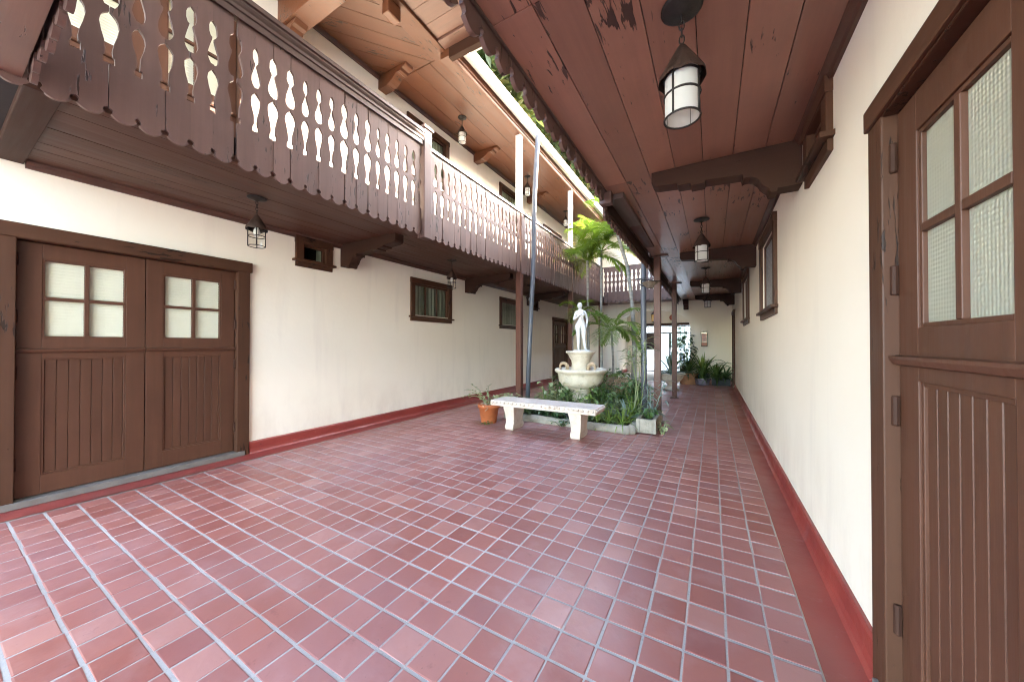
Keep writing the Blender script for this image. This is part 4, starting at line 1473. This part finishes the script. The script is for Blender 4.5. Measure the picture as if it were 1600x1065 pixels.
def vine(c, n, L, ll, mat_sp=.03):
    m = MB()
    for k in range(n):
        a = random.uniform(0, 2 * PI)
        p = Vector(c)
        d = Vector((math.cos(a) * .7, math.sin(a) * .7, random.uniform(.5, 1.2))).normalized()
        pts = [p.copy()]
        for i in range(10):
            p = p + d * L / 10
            d = (d + Vector((random.uniform(-.15, .15), random.uniform(-.15, .15), -.14))).normalized()
            pts.append(p.copy())
            dv = (random.uniform(-1, 1), random.uniform(-1, 1), random.uniform(-.3, .5))
            blade(m, p, dv, ll * random.uniform(.6, 1.1), ll * .5, .6, 3, .25)
        m.tube(pts, .003, 4)
    return m


def plant(name, mb, mat, label, group=None, c=None):
    o = mb.build(name, mat, recalc=False, smooth=False)
    return tag(o, label, 'plant', group)


# --- bed plants, each on its own spot
def bedspots(n, x0, x1, y0, y1, mind, avoid=()):
    out = []
    tries = 0
    while len(out) < n and tries < 4000:
        tries += 1
        x, y = random.uniform(x0, x1), random.uniform(y0, y1)
        if (x - fx) ** 2 + (y - fy) ** 2 < .30 ** 2:
            continue
        if all((x - a) ** 2 + (y - b) ** 2 > mind ** 2 for a, b in out):
            out.append((x, y))
    return out


front = bedspots(30, -2.9, -1.12, 5.14, 5.55, .16)
for k, (x, y) in enumerate(front):
    if x > -1.62 and y > 5.15:
        plant('spider_plant', rosette((x, y, .05), 26, .36, .022, .5, 1.4, 2.0, 6), 'leaf_lime', 'lime green spider plant arching in the bed beside the stone trough', 'spider plants in the bed')
    else:
        plant('ground_plant', clump((x, y, .05), 20, .20, .055, .075, .13), 'leaf_dark', 'low dark leafy plant in the bed right behind the bench', 'dark ground plants behind the bench')
mid = bedspots(38, -2.92, -1.08, 5.45, 7.6, .20)
for k, (x, y) in enumerate(mid):
    kd = k % 5
    if kd == 0:
        plant('bromeliad', rosette((x, y, .05), 16, .44, .05, .3, 1.3, 1.3), 'leaf_blue', 'grey-green bromeliad rosette in the bed round the fountain', 'bromeliads round the fountain')
    elif kd in (1, 3):
        plant('broadleaf_plant', clump((x, y, .05), 28, .52 + .12 * (kd == 3), .085, .14, .22), 'leaf_green', 'bushy broad-leaved plant in the bed round the fountain', 'broad-leaved plants round the fountain')
    elif kd == 2:
        plant('pale_plant', vine((x, y, .05), 9, .48, .08), 'leaf_pale', 'straggly pale plant in the bed round the fountain', 'pale straggly plants round the fountain')
    else:
        plant('bright_plant', rosette((x, y, .05), 24, .5, .035, .4, 1.4, 1.6), 'leaf_lime', 'bright green strap-leaved plant in the bed round the fountain', 'strap-leaved plants round the fountain')
plant('broadleaf_plant', clump((-1.55, 5.72, .05), 26, .62, .09, .14, .22), 'leaf_green', 'tall broad-leaved plant growing up beside the fountain basin')
plant('broadleaf_plant', clump((-2.52, 5.60, .05), 26, .60, .09, .13, .20), 'leaf_pale', 'pale variegated plant rising at the basin above the bench')
for k, (x, y, mt_) in enumerate(((-2.22, 5.42, 'leaf_pale'), (-1.98, 5.38, 'leaf_green'), (-1.76, 5.45, 'leaf_lime'))):
    plant('leafy_plant', clump((x, y, .05), 30, .56, .075, .13, .19), mt_, ('pale leafy plant hiding the pedestal on its side towards the pot', 'green leafy plant right in front of the fountain pedestal', 'lime leafy plant hiding the pedestal on its side towards the trough')[k])
plant('ground_plant', clump((-1.98, 4.92, .01), 22, .14, .05, .06, .16), 'leaf_dark', 'small weedy plant spilling over the kerb under the bench')
plant('ground_plant', clump((-.60, 5.22, .0), 18, .20, .05, .10, .10), 'leaf_pale', 'small weed growing beside the stone trough on the tiles')
plant('ground_plant', clump((-3.03, 4.46, .0), 8, .05, .05, .06, .06), 'leaf_green', 'tiny weed at the foot of the terracotta pot')
plant('trough_plant', clump((-.80, 5.35, .17), 20, .16, .06, .10, .12), 'leaf_green', 'leafy plant at the near end of the stone trough')
plant('trough_plant', rosette((-.78, 5.62, .17), 14, .26, .05, .2, 1.2, 1.3), 'leaf_blue', 'blue-green agave at the far end of the stone trough')
plant('potted_plant', vine((-3.10, 4.62, .25), 14, .50, .07), 'leaf_pale', 'straggling pale plant growing in the orange terracotta pot')
plant('dry_plant', vine((-3.10, 4.62, .25), 6, .20, .07), 'dry_leaf', 'dead brown leaves round the stem in the orange terracotta pot')
plant('trailing_plant', clump((-2.80, 4.98, .03), 30, .40, .06, .10, .24), 'leaf_green', 'green trailing plant between the orange pot and the bench')
# dry fronds behind the fountain
m = MB()
stm = MB()
for k in range(16):
    a = random.uniform(0, 2 * PI)
    frond(m, stm, (-1.75, 7.0, .45), (math.cos(a), math.sin(a), random.uniform(.2, 1.1)), .7, 1.6, 14, .2, .012)
m.add(stm.v, stm.f)
plant('dry_plant', m, 'dry_leaf', 'tangle of dry brown fronds behind the fountain')
m = MB()
stm = MB()
for k in range(7):
    a = .6 + k * .9
    frond(m, stm, (-2.05, 6.9, .2), (math.cos(a) * .5, math.sin(a) * .5, 1.0), .85, 1.3, 22, .24, .02)
m.add(stm.v, stm.f)
plant('fern', m, 'leaf_lime', 'young feathery palm sprouting between statue and grey trunks')
# thin stalks on the near side of the right downspout
m = MB()
for k in range(5):
    a = random.uniform(0, 6.28)
    b = Vector((-1.06 + .05 * math.cos(a), 5.82 + .05 * math.sin(a), .1))
    tpz = b + Vector((random.uniform(-.22, .12), random.uniform(-.15, .15), random.uniform(.95, 1.35)))
    m.tube([b, b.lerp(tpz, .5) + Vector((.03, 0, 0)), tpz], [.008, .007, .004], 5)
    for j in range(10):
        dv = (math.cos(j * 2.4), math.sin(j * 2.4), random.uniform(-.1, .5))
        blade(m, tpz - Vector((0, 0, .02 * j)), dv, .24 * random.uniform(.7, 1.1), .05, .9, 4, .25)
plant('cane_plant', m, 'leaf_pale', 'tall cane plant with whorled leaves leaning on the downspout')
m = MB()
for k in range(3):
    b = Vector((-.86 + .04 * k, 5.66, .17))
    tpz = b + Vector((random.uniform(-.05, .25), .05, random.uniform(.35, .6)))
    m.tube([b, tpz], .006, 5)
    for j in range(12):
        dv = (math.cos(j * 2.4), math.sin(j * 2.4), random.uniform(-.3, .4))
        blade(m, tpz - Vector((0, 0, .03 * j)), dv, .17, .035, .8, 4, .25)
plant('cane_plant', m, 'leaf_blue', 'slender grey-leaved plant in front of the first walk post')


m = MB()
for k in range(46):
    x, y = random.uniform(-3.4, -.3), random.gauss(4.75, .35)
    if -1.0 < x < -.65 and y > 5.0:
        continue
    a = random.uniform(0, 6.28)
    blade(m, (x, y, .006), (math.cos(a), math.sin(a), .12), random.uniform(.03, .07), .022, .25, 3, .3)
tag(m.build('leaves', 'dry_leaf', recalc=False), 'scattered fallen leaves on the tiles round the bench', kind='stuff')


# --- palms
def palm(name, trunk, r0, r1, nf, L, ll, label, seed, mat='leaf_palm', el=(.25, 1.40), nl=48, lw=.024, droop=1.55):
    random.seed(seed)
    o = empty(name, trunk[0])
    tag(o, label, 'palm tree', 'palms in the courtyard')
    n = len(trunk)
    P = []
    for a, b in zip(trunk, trunk[1:]):
        for k in range(5):
            P.append(Vector(a).lerp(Vector(b), k / 5))
    P.append(Vector(trunk[-1]))
    rs_ = [r0 + (r1 - r0) * (k / (len(P) - 1)) ** .6 for k in range(len(P))]
    rs_[0] *= 1.35
    MB().tube(P, rs_, 10).build('trunk', 'palm_trunk', o, smooth=True)
    top = P[-1]
    for k in range(nf):
        a = k * 2.399 + random.uniform(-.25, .25)
        e = el[0] + (el[1] - el[0]) * (k + .5) / nf
        m, s_ = MB(), MB()
        frond(m, s_, top + Vector((0, 0, -.02)), (math.cos(a) * math.cos(e), math.sin(a) * math.cos(e), math.sin(e)), L * random.uniform(.8, 1.1), droop * random.uniform(.8, 1.2), nl, ll, lw)
        m.add(s_.v, s_.f)
        m.build('frond', mat, o, recalc=False)
    return o


palm('palm_tree', [(-1.56, 8.25, .30), (-1.54, 8.25, 1.2), (-1.58, 8.2, 2.2), (-1.66, 8.1, 3.0), (-1.86, 8.0, 3.75)], .065, .035, 10, 1.25, .42, 'palm with pale curving trunk growing from the round stone planter', 11)
palm('palm_tree', [(-2.42, 8.7, .05), (-2.43, 8.7, 2.0), (-2.42, 8.7, 3.6)], .040, .026, 10, 1.3, .44, 'palm with thin straight dark trunk behind the statue', 12)
palm('palm_tree', [(-2.72, 8.55, .05), (-2.70, 8.5, 1.5), (-2.72, 8.5, 3.35)], .042, .028, 9, 1.25, .42, 'palm with grey trunk closest to the statue', 13)
palm('palm_tree', [(-1.85, 7.55, .05), (-1.84, 7.5, .9), (-1.86, 7.45, 1.55)], .030, .02, 9, .85, .36, 'low bright palm with broad leaflets in front of the arch', 14, 'leaf_lime', (.1, 1.2), 16, .06, 1.6)
palm('palm_tree', [(-2.75, 8.0, .05), (-2.75, 8.0, 1.2), (-2.72, 8.0, 2.0)], .028, .02, 6, .6, .3, 'short slim palm topped with small fronds beneath the balcony', 15, 'leaf_palm', (.3, 1.3), 18, .03, 1.9)
random.seed(77)

# --- far corner plants
plant('agave', rosette((-.98, 10.35, .42), 36, .75, .065, .1, 1.45, .7), 'leaf_blue', 'spiky blue-green agave growing in the stone urn')
plant('agave', rosette((-.98, 10.4, .55), 14, .5, .06, .9, 1.5, .4), 'leaf_dark', 'dark upright leaves rising from the stone urn')
plant('potted_fern', rosette((-.66, 12.15, .31), 44, .85, .06, .15, 1.45, 1.2), 'leaf_green', 'bushy green strap-leaved plant in the pale terracotta bowl')
plant('potted_fern', rosette((-.27, 12.0, .17), 26, .6, .06, .3, 1.4, 1.1), 'leaf_green', 'green plant in the purple hexagonal pot')
plant('potted_fern', rosette((-.26, 12.28, .29), 26, .8, .08, .5, 1.45, .9), 'leaf_lime', 'upright lime green plant in the blue pot')
plant('corner_plant', rosette((.10, 12.25, .18), 34, .7, .08, .2, 1.3, 1.3), 'leaf_green', 'broad green leaves over the near end of the black trough')
plant('corner_plant', rosette((.34, 12.25, .18), 28, .6, .07, .2, 1.3, 1.3), 'leaf_dark', 'dark green leaves in the corner end of the black trough')
m, s_ = MB(), MB()
for a, L in ((.2, 1.5), (2.6, 1.1), (1.2, .9), (-.4, 1.2), (3.6, .8)):
    frond(m, s_, (-.20, 12.2, .35), (math.cos(a) * .8, -.25 + .1 * math.sin(a), 1.0), L, 2.1, 18, .13, .012)
m.add(s_.v, s_.f)
plant('thin_palm', m, 'leaf_green', 'sparse drooping fronds against the far cream wall')
plant('tall_shrub', clump((-.80, 12.35, .05), 120, 1.85, .13, .20, .30), 'leaf_dark', 'tall dark leafy shrub in the side of the arch')
plant('low_shrub', clump((-2.15, 9.15, .33), 30, .30, .10, .16, .34), 'leaf_green', 'low leafy shrub in the brown clay planter')

# ================================================================== TREES OUTSIDE
def tree(c, h, R, label, seed, n=9500):
    random.seed(seed)
    o = empty('street_tree', c)
    tag(o, label, 'tree', 'trees beyond the roofs')
    c = Vector(c)
    mt = MB()
    mt.tube([c, c + Vector((.1, .1, h * .3)), c + Vector((-.1, .2, h * .55))], [.28, .22, .16], 10)
    cl = []
    for k in range(16):
        a = random.uniform(0, 6.28)
        e = random.uniform(-.2, 1.2)
        q = c + Vector((math.cos(a) * math.cos(e) * R * random.uniform(.4, .95), math.sin(a) * math.cos(e) * R * random.uniform(.4, .95), h * .62 + math.sin(e) * R * .8))
        b = c + Vector((0, .1, h * random.uniform(.3, .5)))
        mt.tube([b, b.lerp(q, .5) + Vector((0, 0, .3)), q], [.10, .06, .02], 6)
        cl.append((q, R * random.uniform(.3, .5)))
    mt.build('trunk', 'bark', o, smooth=True)
    m = MB()
    for k in range(n):
        q, rr_ = random.choice(cl)
        d = Vector((random.gauss(0, 1), random.gauss(0, 1), random.gauss(0, .8))).normalized() * rr_ * random.random() ** .45
        dv = (random.uniform(-1, 1), random.uniform(-1, 1), random.uniform(-.8, .4))
        blade(m, q + d, dv, random.uniform(.26, .46), .20, .5, 2, .2)
    m.build('crown', 'leaf_tree', o, recalc=False)


tree((-6.9, 13.8, 0), 12.5, 3.4, 'big pale green tree beyond the far end of the roof gutter', 21)
tree((-6.9, 9.6, 0), 13.0, 3.2, 'sunlit tree above the roof gutter nearer the camera', 22)
tree((-5.4, 18.0, 0), 12.5, 3.4, 'tree above the far corner of the courtyard roofs', 23)
